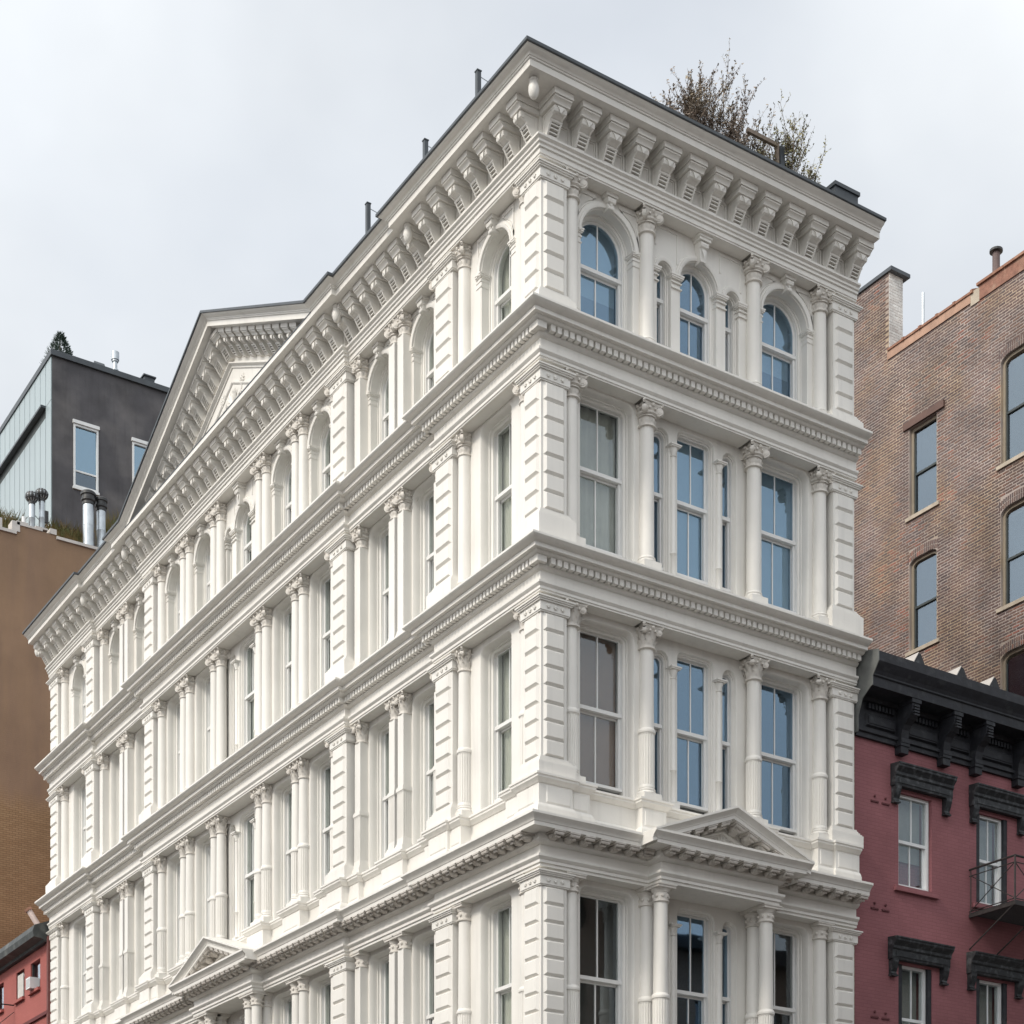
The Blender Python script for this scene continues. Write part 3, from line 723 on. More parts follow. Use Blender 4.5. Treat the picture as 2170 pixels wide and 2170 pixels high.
add('pedestal_course', sweep(pathP, [(-.45, Zp), (.10, Zp-.005), (.10, Zp-.04), (.08, Zp-.05), (.08, Zp-.085), (.05, Zp-.11), (.02, Zp-.15), (.0, Zp-.155), (0, 9.88), (.02, 9.875), (.05, 9.82), (.05, 9.80), (.065, 9.795), (.065, T2+.02), (-.45, T2+.02)]).mesh('pedestal_course', WHITE, 30), WB)
pp = MB().frust(-.5, .5, 0, 1, 0, -.012, .04, .08).mesh('pedestal_panel', WHITE)
for fc, br in (('A', brA), ('B', brB)):
    for a, b_, d in br:
        wd = b_-a-.10
        if (a, fc) in ((0, 'A'), (0, 'B')): a += .02
        add('pedestal_panel', pp, WB, fm(fc, (a+b_)/2, d, 9.90, (wd, 1, .30)))

# ---- window bays
cache = {}
def cm(key, fn):
    if key not in cache: cache[key] = fn()
    return cache[key]
def sash_window(par, face, s, d, z0, gw, h, r_, rail, muntin=True, curtain=None, gl_=None):
    """double-hung window: frame, two sashes with panes; z0 = sill, h = head above sill, rail = meeting rail above sill"""
    gm = gl_ or (GLASS if face == 'A' else GLASS_B)
    k = (gw, round(h, 3), r_, round(rail, 3), muntin, gm.name)
    gwo = gw; 
    st = .045 if gw > .2 else .03
    M = fm(face, s, d, z0)
    o = add('window', cm(('fr',)+k, lambda: frame_ring(gw+.05, h+.05, r_+.05 if r_ > .05 else r_+.02, .05, -.05, .12, .05).mesh('window', SASH)), par, M)
    def up():
        b = frame_ring(gw-.002, h-.002, r_, st, 0, .04); hh = h
        b.box(-gw, gw, -.030, .045, rail-.01, rail+.055)
        if muntin: b.box(-.012, .012, .004, .036, rail+.05, h-st*.9)
        return b.mesh('upper_sash', SASH)
    def lo():
        b = MB().box(-gw, -gw+st, .06, .10, 0, rail).box(gw-st, gw, .06, .10, 0, rail).box(-gw+st, gw-st, .06, .10, 0, .075).box(-gw+st, gw-st, .06, .10, rail-.05, rail)
        if muntin: b.box(-.012, .012, .064, .096, .07, rail-.045)
        return b.mesh('lower_sash', SASH)
    add('upper_sash', cm(('us',)+k, up), o, M); add('lower_sash', cm(('ls',)+k, lo), o, M)
    def pane_up(sg):
        c = contour(gw-st*.6, h-st*.6, max(r_-st*.6, .01), 8)
        c = [(x, max(z, rail+.02)) for x, z in c]
        if muntin:
            c = [(x, z) for x, z in c if x*sg > .004]
            top = h-st*.6
            c = ([(0.0, rail+.02)]+c[::-1][:0]+c+[(0.0, top)]) if sg < 0 else ([(0.0, top)]+c+[(0.0, rail+.02)])
        return MB().exty(c, .016, .022).mesh('pane', gm)
    def pane_lo(x0, x1): return MB().box(x0, x1, .078, .084, .04, rail-.02).mesh('pane', gm)
    if muntin:
        add('pane', cm(('pu', -1)+k, lambda: pane_up(-1)), o, M); add('pane', cm(('pu', 1)+k, lambda: pane_up(1)), o, M)
        add('pane', cm(('pl', -1)+k, lambda: pane_lo(-gw+.02, -.002)), o, M); add('pane', cm(('pl', 1)+k, lambda: pane_lo(.002, gw-.02)), o, M)
    else:
        add('pane', cm(('pu', 0)+k, lambda: pane_up(0)), o, M); add('pane', cm(('pl', 0)+k, lambda: pane_lo(-gw+.02, gw-.02)), o, M)
    if curtain:
        m, zlo, amp, nf, y = curtain
        def cu():
            n = 24 if amp else 1
            top = [(-gw+2*gw*i/n, y+amp*math.sin(i/n*PI*nf), h+.02) for i in range(n+1)]; bot = [(x, yy, zlo) for x, yy, _ in top]
            b = MB().rings([bot, top], False); b.rings([[(x, yy+.01, z) for x, yy, z in bot], [(x, yy+.01, z) for x, yy, z in top]], False)
            return b.mesh('curtain' if amp else 'blind', m, 60)
        add('curtain' if amp else 'blind', cm(('cu', m.name, zlo, amp, nf, y)+k, cu), o, M)
    return o
ST = lambda f: [(0, f), (.012, f+.012), (.02, f+.10), (.028, f+.16), (.045, f+.165), (.05, f+.20), (.07, f+.215), (.080, f+.222), (.080, f+.34)]
def bay(face, s, sl, sr, f_, gw, d=0., curtain=None, gl_=None):
    """single window bay between two columns"""
    zb = {5: 18.13, 4: 14.22, 3: 10.37, 2: 5.35}[f_]; zs = SOF[f_]+.004
    xl, xr = (sl-s, sr-s) if face == 'A' else (s-sr, s-sl)
    gt, rail, sill = {5: (20.535, 19.62, 18.40), 4: (17.305, 16.09, 14.75), 3: (13.315, 11.94, 10.62), 2: (8.70, 7.22, 5.75)}[f_]
    yf = .25
    if f_ == 5:
        R0 = gw+.075; top = gt+.06
        steps = [(0, yf), (.0, yf+.005), (.015, yf+.012), (.015, yf+.17), (.03, yf+.175), (.03, yf+.20), (.06, yf+.215), (.06, yf+.235), (.068, yf+.24), (.068, yf+.36)]
        b = panel([(0, R0, top-zb, R0)], xl, xr, zs-zb, steps, 12)
    else:
        wd = gw+.085; top = gt+.06; r_ = .16
        b = panel([(0, wd, top-zb, r_)], xl, xr, zs-zb, ST(yf))
    M = fm(face, s, d, zb)
    o = add('window_bay', b.mesh('window_bay', WHITE, 40), WB, M)
    if f_ == 5:
        zc = top-R0-zb
        def arch():
            a = MB(); rs = []
            pr = [(R0, .0), (R0, -.035), (R0+.03, -.05), (R0+.06, -.05), (R0+.065, -.03), (R0+.10, -.03), (R0+.115, 0)]
            for k in range(25):
                t = PI*k/24; rs.append([(-rr*math.cos(t), yf+y, zc+rr*math.sin(t)) for rr, y in pr])
            a.rings(rs, True, True); return a.mesh('archivolt', WHITE, 40)
        add('archivolt', cm(('av', R0, zc), arch), o, M)
        def key():
            kz0, kz1 = zc+R0-.05, zs-zb
            a = MB().exty([(-.05, kz0), (.05, kz0), (.095, kz1-.06), (-.095, kz1-.06)], yf-.10, yf+.05)
            a.box(-.125, .125, yf-.16, yf+.02, kz1-.06, kz1-.001); n = 8
            a.rings([[(x, yf-.11+.045*math.cos(2*PI*j/n), kz1-.11+.05*math.sin(2*PI*j/n)) for j in range(n)] for x in (-.085, .085)], True, True)
            a.rings([[(x, yf-.095+.03*math.cos(2*PI*j/n), kz0+.03+.035*math.sin(2*PI*j/n)) for j in range(n)] for x in (-.06, .06)], True, True)
            a.quad((-.06, yf-.11, kz1-.13), (.06, yf-.11, kz1-.13), (.0, yf-.125, kz0+.05)); return a.mesh('keystone', WHITE, 35)
        add('keystone', cm(('ks', R0, zc), key), o, M)
        for sg in (-1, 1):
            x1 = xr if sg > 0 else xl
            def imp():
                a = MB()
                for o_, z0, z1 in ((.012, -.10, -.07), (.012, -.20, -.18), (.02, -.03, -.01), (.035, -.01, .02), (.045, .02, .045)):
                    p, q = sorted((sg*(R0-o_-.012), sg*(min(abs(x1), R0+.14))))
                    a.box(p, q, yf-o_, yf+.19, zc+z0, zc+z1)
                return a.mesh('impost', WHITE)
            add('impost', imp(), o, M)
            def spand():      # raised triangular border in the spandrel
                a = MB(); pts = []
                w0 = min(abs(x1), R0+.12)-.02; zt_ = zs-zb-.04
                for k in range(7):
                    t = R(8)+R(62)*k/6; rr = R0+.15; pts.append((min(rr*math.cos(t), w0), zc+rr*math.sin(t)))
                pts = [p for p in pts if p[1] < zt_]+[(pts[-1][0], zt_), (w0, zt_)]
                if len(pts) < 4: return None
                cx = sum(p[0] for p in pts)/len(pts); cz = sum(p[1] for p in pts)/len(pts)
                inn = [(cx+(x-cx)*.72, cz+(z-cz)*.72) for x, z in pts]
                ring = lambda P, y: [(sg*x, yf+y, z) for x, z in P]
                a.rings([ring(pts, 0), ring(pts, -.018), ring(inn, -.018), ring(inn, 0)], True, False); return a.mesh('spandrel_panel', WHITE)
            sm = spand()
            if sm: add('spandrel_panel', sm, o, M)
    sash_window(o, face, s, d-yf-.29, sill, gw, gt-sill, gw if f_ == 5 else .02, rail-sill, True, curtain, gl_)
    return o
ST2 = lambda f: [(0, f), (.012, f+.01), (.02, f+.05), (.045, f+.055), (.05, f+.08), (.068, f+.085), (.068, f+.2)]
def triple(face, s, sl, sr, f_, d=0., curtain=None, cur2=None):
    zb = {5: 18.13, 4: 14.22, 3: 10.37, 2: 5.35}[f_]; zs = SOF[f_]+.004
    xl, xr = (sl-s, sr-s) if face == 'A' else (s-sr, s-sl)
    gt, rail, sill = {5: (20.36, 19.55, 18.40), 4: (17.27, 16.07, 14.75), 3: (13.29, 11.93, 10.62), 2: (8.67, 7.22, 5.75)}[f_]
    yf = .27 if f_ == 5 else .35; M = fm(face, s, d, zb); g = .36; so = .79; sg_ = .112
    if f_ == 5:
        R0 = g+.075; top = gt+.055; zc = top-R0-zb; st5 = zc+sg_+.06
        steps = [(0, yf), (.015, yf+.012), (.015, yf+.10), (.03, yf+.105), (.03, yf+.125), (.06, yf+.14), (.06, yf+.155), (.068, yf+.16), (.068, yf+.30)]
        b = MB()
        b.add(panel([(0, R0, top-zb, R0)], -.555, .555, zs-zb, steps, 12))
        s2 = [(0, yf), (.01, yf+.01), (.01, yf+.09), (.025, yf+.10), (.03, yf+.125), (.05, yf+.13), (.05, yf+.30)]
        for q in (-1, 1):
            x0, x1 = (.555, xr) if q > 0 else (xl, -.555)
            b.add(panel([(q*so, sg_+.055, st5, sg_+.055)], x0, x1, zs-zb, s2, 8))
    else:
        b = MB(); st5 = gt-.10-zb
        b.add(panel([(0, g+.075, gt+.05-zb, .15)], -.545, .545, zs-zb, ST2(yf)))
        for q in (-1, 1):
            x0, x1 = (.545, xr) if q > 0 else (xl, -.545)
            b.add(panel([(q*so, sg_+.06, st5+.07, sg_+.06)], x0, x1, zs-zb, [(0, yf), (.01, yf+.01), (.015, yf+.05), (.03, yf+.055), (.035, yf+.08), (.055, yf+.085), (.055, yf+.2)]))
    o = add('window_bay', b.mesh('window_bay', WHITE, 40), WB, M)
    if f_ == 5:
        a = MB()
        for xc, r0, zc_ in ((0, R0, zc), (so, sg_+.055, st5-sg_-.055), (-so, sg_+.055, st5-sg_-.055)):
            pr = [(r0, 0), (r0, -.03), (r0+.03, -.045), (r0+.06, -.045), (r0+.065, -.025), (r0+.085, -.025), (r0+.10, 0)]; rs = []
            for k in range(21):
                t = PI*k/20; rs.append([(xc-rr*math.cos(t), yf+y-(0 if xc == 0 else -.004), zc_+rr*math.sin(t)) for rr, y in pr])
            a.rings(rs, True, True)
        add('archivolt', a.mesh('archivolt', WHITE, 40), o, M)
        kz0, kz1 = zc+R0-.06, zs-zb
        a = MB().exty([(-.055, kz0), (.055, kz0), (.10, kz1-.10), (-.10, kz1-.10)], yf-.13, yf+.05)
        a.box(-.13, .13, yf-.20, yf+.02, kz1-.10, kz1-.05).box(-.15, .15, yf-.22, yf+.02, kz1-.05, kz1-.001); n = 8
        a.rings([[(x, yf-.14+.05*math.cos(2*PI*j/n), kz1-.16+.055*math.sin(2*PI*j/n)) for j in range(n)] for x in (-.09, .09)], True, True)
        a.quad((-.06, yf-.14, kz1-.2), (.06, yf-.14, kz1-.2), (0, yf-.17, kz0+.04)); add('keystone', a.mesh('keystone', WHITE, 35), o, M)
        for q in (-1, 1):
            for x0, x1 in ((.42, .62), (.935, min(xr, 1.2))):
                p0, p1 = sorted((q*x0, q*x1)); a = MB()
                for o_, z0, z1 in ((.012, -.20, -.18), (.012, -.10, -.08), (.02, -.03, -.01), (.035, -.01, .02), (.045, .02, .05)):
                    a.box(p0-o_, p1+o_, yf-o_-.02, yf+.17, zc-.03+z0, zc-.03+z1)
                add('impost', a.mesh('impost', WHITE), o, M)
            # raised border in the spandrel
            a = MB(); x0, x1 = sorted((q*.48, q*1.0)); z0, z1 = zc+.42, zs-zb-.05
            for bx in ((x0, x1, z1-.03, z1), (x0, x0+.03, z0, z1-.03), (x1-.03, x1, z0-.2, z1-.03)): a.box(bx[0], bx[1], yf-.014, yf+.01, bx[2], bx[3])
            add('spandrel_panel', a.mesh('spandrel_panel', WHITE), o, M)
    else:
        zc0 = {4: 16.93, 3: 12.95, 2: 8.34}[f_]; zf = {4: 14.22, 3: 10.37, 2: 5.35}[f_]
        def colo():
            h = zc0-zb; z1 = .18; r_ = .052
            a = MB().lathe([(.075, z1), (.08, z1+.02), (.06, z1+.05), (r_, z1+.07), (r_, h*.30-.03), (r_*1.4, h*.30), (r_, h*.30+.03), (r_, h-.16), (r_*1.3, h-.15), (r_, h-.135), (r_*1.05, h-.10), (.085, h-.03), (.085, h)], 14)
            a.box(-.09, .09, -.09, .06, 0, z1); a.box(-.105, .105, -.105, .06, h, h+.022); a.box(-.12, .12, -.12, .06, h+.022, h+.045)
            return a.mesh('colonnette', WHITE, 40)
        for q in (-1, 1): add('colonnette', cm(('co', f_), colo), o, fm(face, s+q*.53, d-yf-.0, zb))
    dw = d-yf-(.21 if f_ == 5 else .15)
    sash_window(o, face, s, dw, sill, g, gt-sill, g if f_ == 5 else .02, rail-sill, True, curtain)
    for q in (-1, 1):
        hs = zb+st5+(0 if f_ == 5 else .005)-sill-.0
        sash_window(o, face, s+q*so, dw, sill, sg_, hs, sg_-.003, rail-sill-(.0), False, cur2)
SEA = {0: None}
def cur(k, sill):
    return {None: None, 'c': (CURT, .0, .022, 13, .15), 'b': (BLIND, .0, 0, 0, .125), 'h': (BLIND, .9, 0, 0, .2), 'w': (BROWNBL, .0, 0, 0, .15), 'k': (CURT, 0, .025, 9, .17), 'g': (GREYC, 0, .02, 11, .15)}[k]
winA = [(1.575, .755, 2.395), (5.69, 4.868, 6.505)]
cA = {5: ('h', 'h'), 4: ('k', 'b'), 3: ('w', None), 2: (None, None)}
for f_ in (5, 4, 3, 2):
    for j, (s, a, b_) in enumerate(winA): bay('A', s, a, b_, f_, .50, 0, cur(cA[f_][j], 0), GLASS_C if (f_, j) in ((4, 0), (3, 0), (2, 0), (2, 1)) else None)
    triple('A', 3.632, 2.395, 4.868, f_, 0, cur({5: None, 4: 'b', 3: None, 2: None}[f_], 0), None)
winB = [(1.79, .70, 2.755), (4.42, 3.69, 5.085), (6.17, 5.435, 6.85), (8.64, 7.84, 9.33), (10.44, 9.68, 11.18), (14.83, 14.06, 15.56), (16.66, 15.92, 17.37), (19.12, 18.33, 19.86), (20.98, 20.22, 21.74), (23.76, 22.71, 24.80)]
for f_ in (5, 4, 3, 2):
    for j, (s, a, b_) in enumerate(winB):
        bay('B', s, a, b_, f_, .43, offB(s), cur(random.choice(['c', 'c', 'c', 'k', 'g', 'g']) if j else 'c', 0))
    triple('B', 12.615, 11.53, 13.70, f_, 0, cur('c', 0), cur('c', 0))

# ---- small pediments over the porticoes
def small_ped(face, sa, sb, dfr, zap, step):
    sm_ = (sa+sb)/2; a, b_ = sa-.464, sb+.464
    pts = [(a, T2+.005), (sm_, zap), (b_, T2+.005)]; sl = (zap-T2)/(sm_-a)
    D = dfr
    o = add('portico_pediment', rake(pts, [(-.6, .02), (D+.465, .0), (D+.465, -.04), (D+.445, -.052), (D+.405, -.088), (D+.378, -.118), (D+.375, -.135), (D+.362, -.147), (D+.362, -.207), (D+.02, -.209), (D+.02, -.26), (-.6, -.26)], face).mesh('portico_pediment', WHITE, 25), WB)
    i = [(sa-.30, T2-.03), (sb+.30, T2-.03), (sm_, zap-.12)]
    ty = MB().rings([[((-(D-y), s, z) if face == 'B' else (s, -(D-y), z)) for s, z in i] for y in (.0, .5)], True, True)
    add('tympanum', ty.mesh('tympanum', WHITE), o)
    add('bed_moulding', rake([(a+.62, T2+sl*.62), (sm_, zap), (b_-.62, T2+sl*.62)], [(D+.001, -.33), (D+.045, -.335), (D+.045, -.36), (D+.001, -.385)], face).mesh('bed_moulding', WHITE, 25), o)
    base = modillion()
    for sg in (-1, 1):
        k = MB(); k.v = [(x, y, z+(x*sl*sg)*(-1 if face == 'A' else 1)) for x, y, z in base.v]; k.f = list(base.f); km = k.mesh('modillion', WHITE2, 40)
        n = int((b_-a)/2/step)
        for j in range(1, n):
            s = sm_+sg*(j-.45)*step
            if abs(s-sm_) > (b_-a)/2-.55: continue
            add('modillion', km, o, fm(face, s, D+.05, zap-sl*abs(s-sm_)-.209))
    r_ = MB(); H = zap-T2
    for sg in (-1, 1):
        r2 = MB(); scroll(r2, sg*.42, .10, .06, 1.4, sg, t=.011); add('scroll_relief', r2.mesh('scroll_relief', WHITE, 40), o, fm(face, sm_, D, T2-.03))
        scroll(r_, sg*.16, .05+.10, .085, 1.5, sg, t=.013)
        for q in range(4): leaf(r_, sg*.16, .14, R(20+q*45), .13, .05, lift=.025)
    for q in range(5): leaf(r_, 0, .16, R(90+(q-2)*32), .22, .06, lift=.03)
    r_.ball((0, -.01, .16), .04)
    add('leaf_relief', r_.mesh('leaf_relief', WHITE, 40), o, fm(face, sm_, D, T2-.03))
    # blocking behind the gable
    return o
small_ped('A', PA[0], PA[1], PA[2], 10.30, .30)
small_ped('B', PB[0], PB[1], PB[2], 10.33, .275)

# ---- roof rail posts, planter and shrub on the roof
for j, (s, zt) in enumerate(((2.38, 23.81), (4.27, 23.70), (6.56, 23.81))):
    t = thing('rail_post', ['dark rail post on the roof edge nearest the corner', 'dark rail post at the middle of the three along the long cornice', 'dark rail post nearest the gable on the roof edge'][j], 'post', (.25, s, T5-.33), 'posts of the roof rail')
    add('post', MB().box(.21, .29, s-.04, s+.04, T5-.33, zt).box(.20, .30, s-.05, s+.05, zt, zt+.02).mesh('post', COPING), t)
    add('wire', MB().tube((.25, s, zt-.06), (2.0, s-.05, zt-.35), .008, n=5).mesh('wire', GALV), t)
pl = thing('roof_planter', 'dark metal box at the right end of the white roof cornice', 'roof box', (6.7, .0, T5-.33))
add('box', MB().box(6.44, 7.02, -.30, .35, T5+.02, 22.55).mesh('box', COPING), pl); add('lid', MB().box(6.41, 7.05, -.33, .38, 22.551, 22.62).mesh('lid', COPING), pl)
sb_ = thing('roof_bracket', 'dark upright post with arm beside the roof shrub', 'post', (5.62, .3, T5-.33))
add('post', MB().box(5.58, 5.68, .25, .35, T5-.33, 23.29).mesh('post', COPING), sb_); add('arm', MB().box(4.80, 5.56, .27, .33, 23.26, 23.33).box(5.50, 5.56, .27, .33, 22.4, 23.26).mesh('arm', BARK), sb_)
def shrub(root, base, specs, seed, leafm, nleaf=9, lsz=.045):
    rnd = random.Random(seed); st = MB(); lf = MB()
    def leafq(p):
        a = Vector((rnd.uniform(-1, 1), rnd.uniform(-1, 1), rnd.uniform(-.6, 1))).normalized(); b_ = a.orthogonal().normalized()
        l_ = rnd.uniform(.7, 1.5)*lsz; w_ = l_*.42; q = Vector(p)
        lf.quad(q, q+a*l_*.5+b_*w_, q+a*l_, q+a*l_*.5-b_*w_)
    def grow(p, d, l_, r_, lev):
        n = 4; q = p
        for k in range(n):
            d2 = (d+Vector((rnd.uniform(-.16, .16), rnd.uniform(-.16, .16), rnd.uniform(-.03, .12)))).normalized(); q2 = q+d2*l_/n
            st.tube(q, q2, r_*(1-.2*k/n), r_*(1-.2*(k+1)/n), 4, False); q = q2; d = d2
            if lev < 3 and (k > 0 or lev > 0):
                for _ in range(rnd.choice((1, 1, 2))):
                    dd = (d+Vector((rnd.uniform(-.8, .8), rnd.uniform(-.8, .8), rnd.uniform(.0, .6)))).normalized()
                    grow(q, dd, l_*rnd.uniform(.42, .66), r_*.55, lev+1)
            if lev >= 2:
                for _ in range(nleaf//3): leafq(q+Vector((rnd.uniform(-.03, .03),)*3))
        if lev >= 1:
            for _ in range(nleaf//2): leafq(q-d*rnd.uniform(0, .2))
    for x, y, dx, dy, l_ in specs:
        grow(Vector((base[0]+x, base[1]+y, base[2])), Vector((dx, dy, 1)).normalized(), l_, .014, 0)
    add('stems', st.mesh('stems', BARK), root); o_ = add('foliage', lf.mesh('foliage', leafm), root); o_['kind'] = 'stuff'
sh = thing('roof_shrub', 'tall dry brown shrub growing on the white roof behind the cornice', 'shrub', (4.4, 1.2, T5-.33))
rs_ = random.Random(3)
shrub(sh, (4.55, 1.0, T5-.30), [(x_, rs_.uniform(-.5, .2), x_*.28+rs_.uniform(-.12, .12), rs_.uniform(-.2, .2), 1.52-.30*abs(x_)+rs_.uniform(-.1, .08)) for x_ in [(-.72+1.44*k_/18) for k_ in range(19)]], 11, LEAFD, 7, .046)
shrub2 = thing('low_roof_shrub', 'low sparse yellowish shrub beside the post on the white roof', 'shrub', (5.6, 1.1, T5-.33))
shrub(shrub2, (5.75, .9, T5-.30), [(rs_.uniform(-.4, .6), rs_.uniform(-.3, .2), rs_.uniform(-.2, .3), rs_.uniform(-.2, .2), rs_.uniform(1.0, 1.3)) for _ in range(7)], 5, LEAFY, 5, .05)
sp_ = thing('roof_sprig', 'tiny leafy sprig showing above the long white cornice', 'plant', (.4, 7.3, T5-.33))
shrub(sp_, (.35, 7.35, T5-.1), [(0, 0, -.3, .3, .5), (.1, .1, -.2, 0, .45)], 8, GRASSM, 9, .05)

# ================================================================== RED BUILDING (right)
RB = thing('red_building', 'red painted brick building with heavy black cornice right of the white one', 'building', (7.3, .1, GZ))
rx0, rx1 = 7.32, 14.39; yR = .12
rows = [(9.86, 11.72, 12.72), (6.25, 8.37, 9.86), (2.6, 4.7, 6.25), (GZ, 1.6, 2.6)]
wins = [(8.97, .46), (11.16, .46), (13.1, .46)]
for zb, zt, znext in rows:
    b = panel([(s-rx0, g, zt-zb, .01) for s, g in wins], 0, rx1-rx0, znext-zb, [(0, 0), (0, .14)])
    add('wall', b.mesh('wall', REDP), RB, fm('A', rx0, -yR, zb))
add('wall_side', MB().box(rx0, rx1, yR+.30, 11.5, GZ, 12.7).mesh('wall_side', REDP), RB)
add('roof', MB().box(rx0, rx1, yR+.1, 11.5, 12.72, 12.85).mesh('roof', ROOF), RB)
add('ragged_edge', MB().box(rx0-.045, rx0-.002, yR-.02, yR+.2, 6, 12.7).mesh('ragged_edge', mat('old_mortar', (.25, .17, .11), .95, .4, 14., col2=(.40, .34, .28), patch=(.45, .6), pscale=12)), RB)
def red_window(s, g, zb, zt, dark):
    M = fm('A', s, -yR-.10, zb); h = zt-zb; g0 = g; g = g-.085 if dark else g
    o = add('window', frame_ring(g, h, .012, .055, -.03, .10, .07).mesh('window', WFRAME), RB, M)
    r_ = h*.5
    add('sash_bars', MB().box(-g+.05, g-.05, 0, .05, r_-.03, r_+.03).box(-.013, .013, .01, .04, r_+.03, h-.05).box(-.013, .013, .05, .08, .06, r_-.03).box(-g+.05, -g+.09, .05, .09, .06, r_).box(g-.09, g-.05, .05, .09, .06, r_).mesh('sash_bars', WFRAME), o, M)
    for x0, x1 in ((-g+.05, -.012), (.012, g-.05)):
        add('pane', MB().box(x0, x1, .02, .026, r_+.02, h-.05).mesh('pane', GLASS_C), o, M); add('pane', MB().box(x0, x1, .065, .071, .06, r_-.02).mesh('pane', GLASS_C), o, M)
    add('blind', MB().box(-g+.06, g-.06, .16, .165, h*.32 if not dark else 0, h).mesh('blind', GREYC), o, M)
    if dark:
        add('casing', MB().box(g+.001, g0+.018, -.09, .06, 0, h+.02).box(-g0-.018, -g-.001, -.09, .06, 0, h+.02).mesh('casing', BLACK), o, M)
def hood(s, g, z):
    M = fm('A', s, -yR, z); b = MB(); W_ = g+.30
    b.ext([(0, .0), (-.12, .0), (-.13, .05), (-.13, .17), (-.16, .20), (-.16, .25), (-.20, .30), (-.235, .335), (-.24, .37), (-.255, .385), (-.255, .41), (0, .43)], -W_, W_)
    b.box(-W_+.10, W_-.10, -.142, -.12, .05, .15)
    o = add('window_hood', b.mesh('window_hood', BLACKH), RB, M)
    k = MB().ext([(0, 0), (-.13, 0), (-.13, -.06), (-.10, -.16), (-.06, -.24), (-.07, -.28), (0, -.30)], -.075, .075)
    k.box(-.085, .085, -.10, 0, -.33, -.30); km = k.mesh('hood_bracket', BLACKH)
    for q in (-1, 1): add('hood_bracket', km, o, fm('A', s+q*(W_-.10), -yR, z))
for j, (s, g) in enumerate(wins):
    red_window(s, g-.02, 9.89, 11.72, j > 0); hood(s+.12, g+.04, 11.80)
    red_window(s, g-.02, 6.28, 8.37, True); hood(s+.05, g+.04, 8.42)
    red_window(s, g-.02, 2.63, 4.7, True)
    sm = MB().box(-g-.13, g+.15, -.07, .12, -.10, -.002).mesh('sill', REDP)
    add('sill', sm, RB, fm('A', s, -yR, 9.88)); add('sill', sm, RB, fm('A', s, -yR, 6.27))
cb = MB().ext([(0, 12.58), (-.06, 12.58), (-.06, 12.66), (-.10, 12.68), (-.10, 12.74), (-.04, 12.76), (-.04, 13.26), (-.10, 13.28), (-.12, 13.36), (-.50, 13.38), (-.50, 13.55), (-.53, 13.57), (-.53, 13.60), (-.56, 13.66), (-.62, 13.74), (-.66, 13.80), (-.66, 13.98), (-.62, 14.0), (0, 14.06)], 0, rx1-rx0)
rc_ = add('cornice', cb.mesh('cornice', BLACK), RB, fm('A', rx0, -yR, 0))
add('end_plate', MB().ext([(.05, 12.62), (-.13, 12.62), (-.13, 12.9), (-.24, 13.2), (-.46, 13.36), (-.52, 13.38), (-.52, 13.55), (-.68, 13.78), (-.68, 14.0), (-.3, 14.10), (.05, 14.05)], -.02, -.002).mesh('end_plate', LEAD), rc_, fm('A', rx0, -yR, 0))
kb = MB().ext([(0, 13.36), (-.46, 13.36), (-.47, 13.25), (-.44, 13.12), (-.36, 13.02), (-.25, 12.95), (-.20, 12.86), (-.17, 12.72), (-.15, 12.62), (0, 12.60)], -.10, .10)
kb.box(-.125, .125, -.49, 0, 13.30, 13.375).box(-.12, .12, -.20, 0, 12.62, 12.70).box(-.10, .10, -.17, 0, 12.42, 12.56).box(-.12, .12, -.19, 0, 12.56, 12.62)
for y in range(4): kb.box(-.07, .07, -.495+y*.0, -.46, 13.06+y*.055, 13.09+y*.055)
kbm = kb.mesh('bracket', BLACK)
bs = [8.51, 9.67, 10.58, 11.84, 12.9, 14.1]
for s in bs: add('bracket', kbm, rc_, fm('A', s, -yR, 0))
for a, b_ in zip([7.42]+bs, bs):
    wd = b_-a-.30; M = fm('A', (a+b_)/2, -yR+.04, 0)
    p = MB().frust(-wd/2, wd/2, 12.80, 13.05, 0, -.05, .03).box(-wd/2+.05, wd/2-.05, -.065, -.045, 12.86, 12.99)
    for k in range(max(2, int(wd/.09))):
        x = -wd/2+.04+k*.09; p.box(x, x+.05, -.07, 0, 13.14, 13.24)
    add('frieze_panel', p.mesh('frieze_panel', BLACK), rc_, M)
for s in (8.45, 9.62, 10.55, 11.9):
    add('roof_jack', MB().exty([(-.16, 13.97), (.16, 13.97), (.03, 14.19), (-.03, 14.19)], -.62, -.30).mesh('roof_jack', BLACKH), rc_, fm('A', s, -yR, 0))
    add('jack_lead', MB().exty([(-.165, 13.985), (-.025, 14.205), (-.035, 14.21), (-.18, 13.985)], -.625, -.28).mesh('jack_lead', PALE), rc_, fm('A', s, -yR, 0))
for z in (11.42, 9.35, 7.25):
    for s in (7.86, 8.15):
        add('anchor_plate', MB().box(-.10, .10, -.02, 0, -.02, .012).ball((0, -.01, .10), .028, 6, 4).mesh('anchor_plate', mat('anchor_red', (.10, .03, .034), .8, .1)), RB, fm('A', s, -yR, z))
FE = thing('fire_escape', 'black iron fire escape balcony on the red building at right', 'balcony', (11.9, -.5, 9.6))
fx0, fx1, fy, fz = 10.50, 13.9, -1.05, 9.62
b = MB()
for k in range(26):
    y = fy+(yR-fy)*k/25; b.box(fx0, fx1, y-.012, y+.012, fz, fz+.03)
add('floor_grate', b.mesh('floor_grate', IRON), FE)
b = MB().box(fx0-.02, fx1, fy-.02, fy+.02, fz-.07, fz-.002).box(fx0-.02, fx0+.02, fy+.02, yR, fz-.07, fz-.002)
for k in range(5): b.tube((fx0+k*.8, fy, fz-.04), (fx0+k*.8, yR, fz-.70), .016, n=6)
add('frame', b.mesh('frame', IRON), FE)
b = MB(); zt = fz+.90
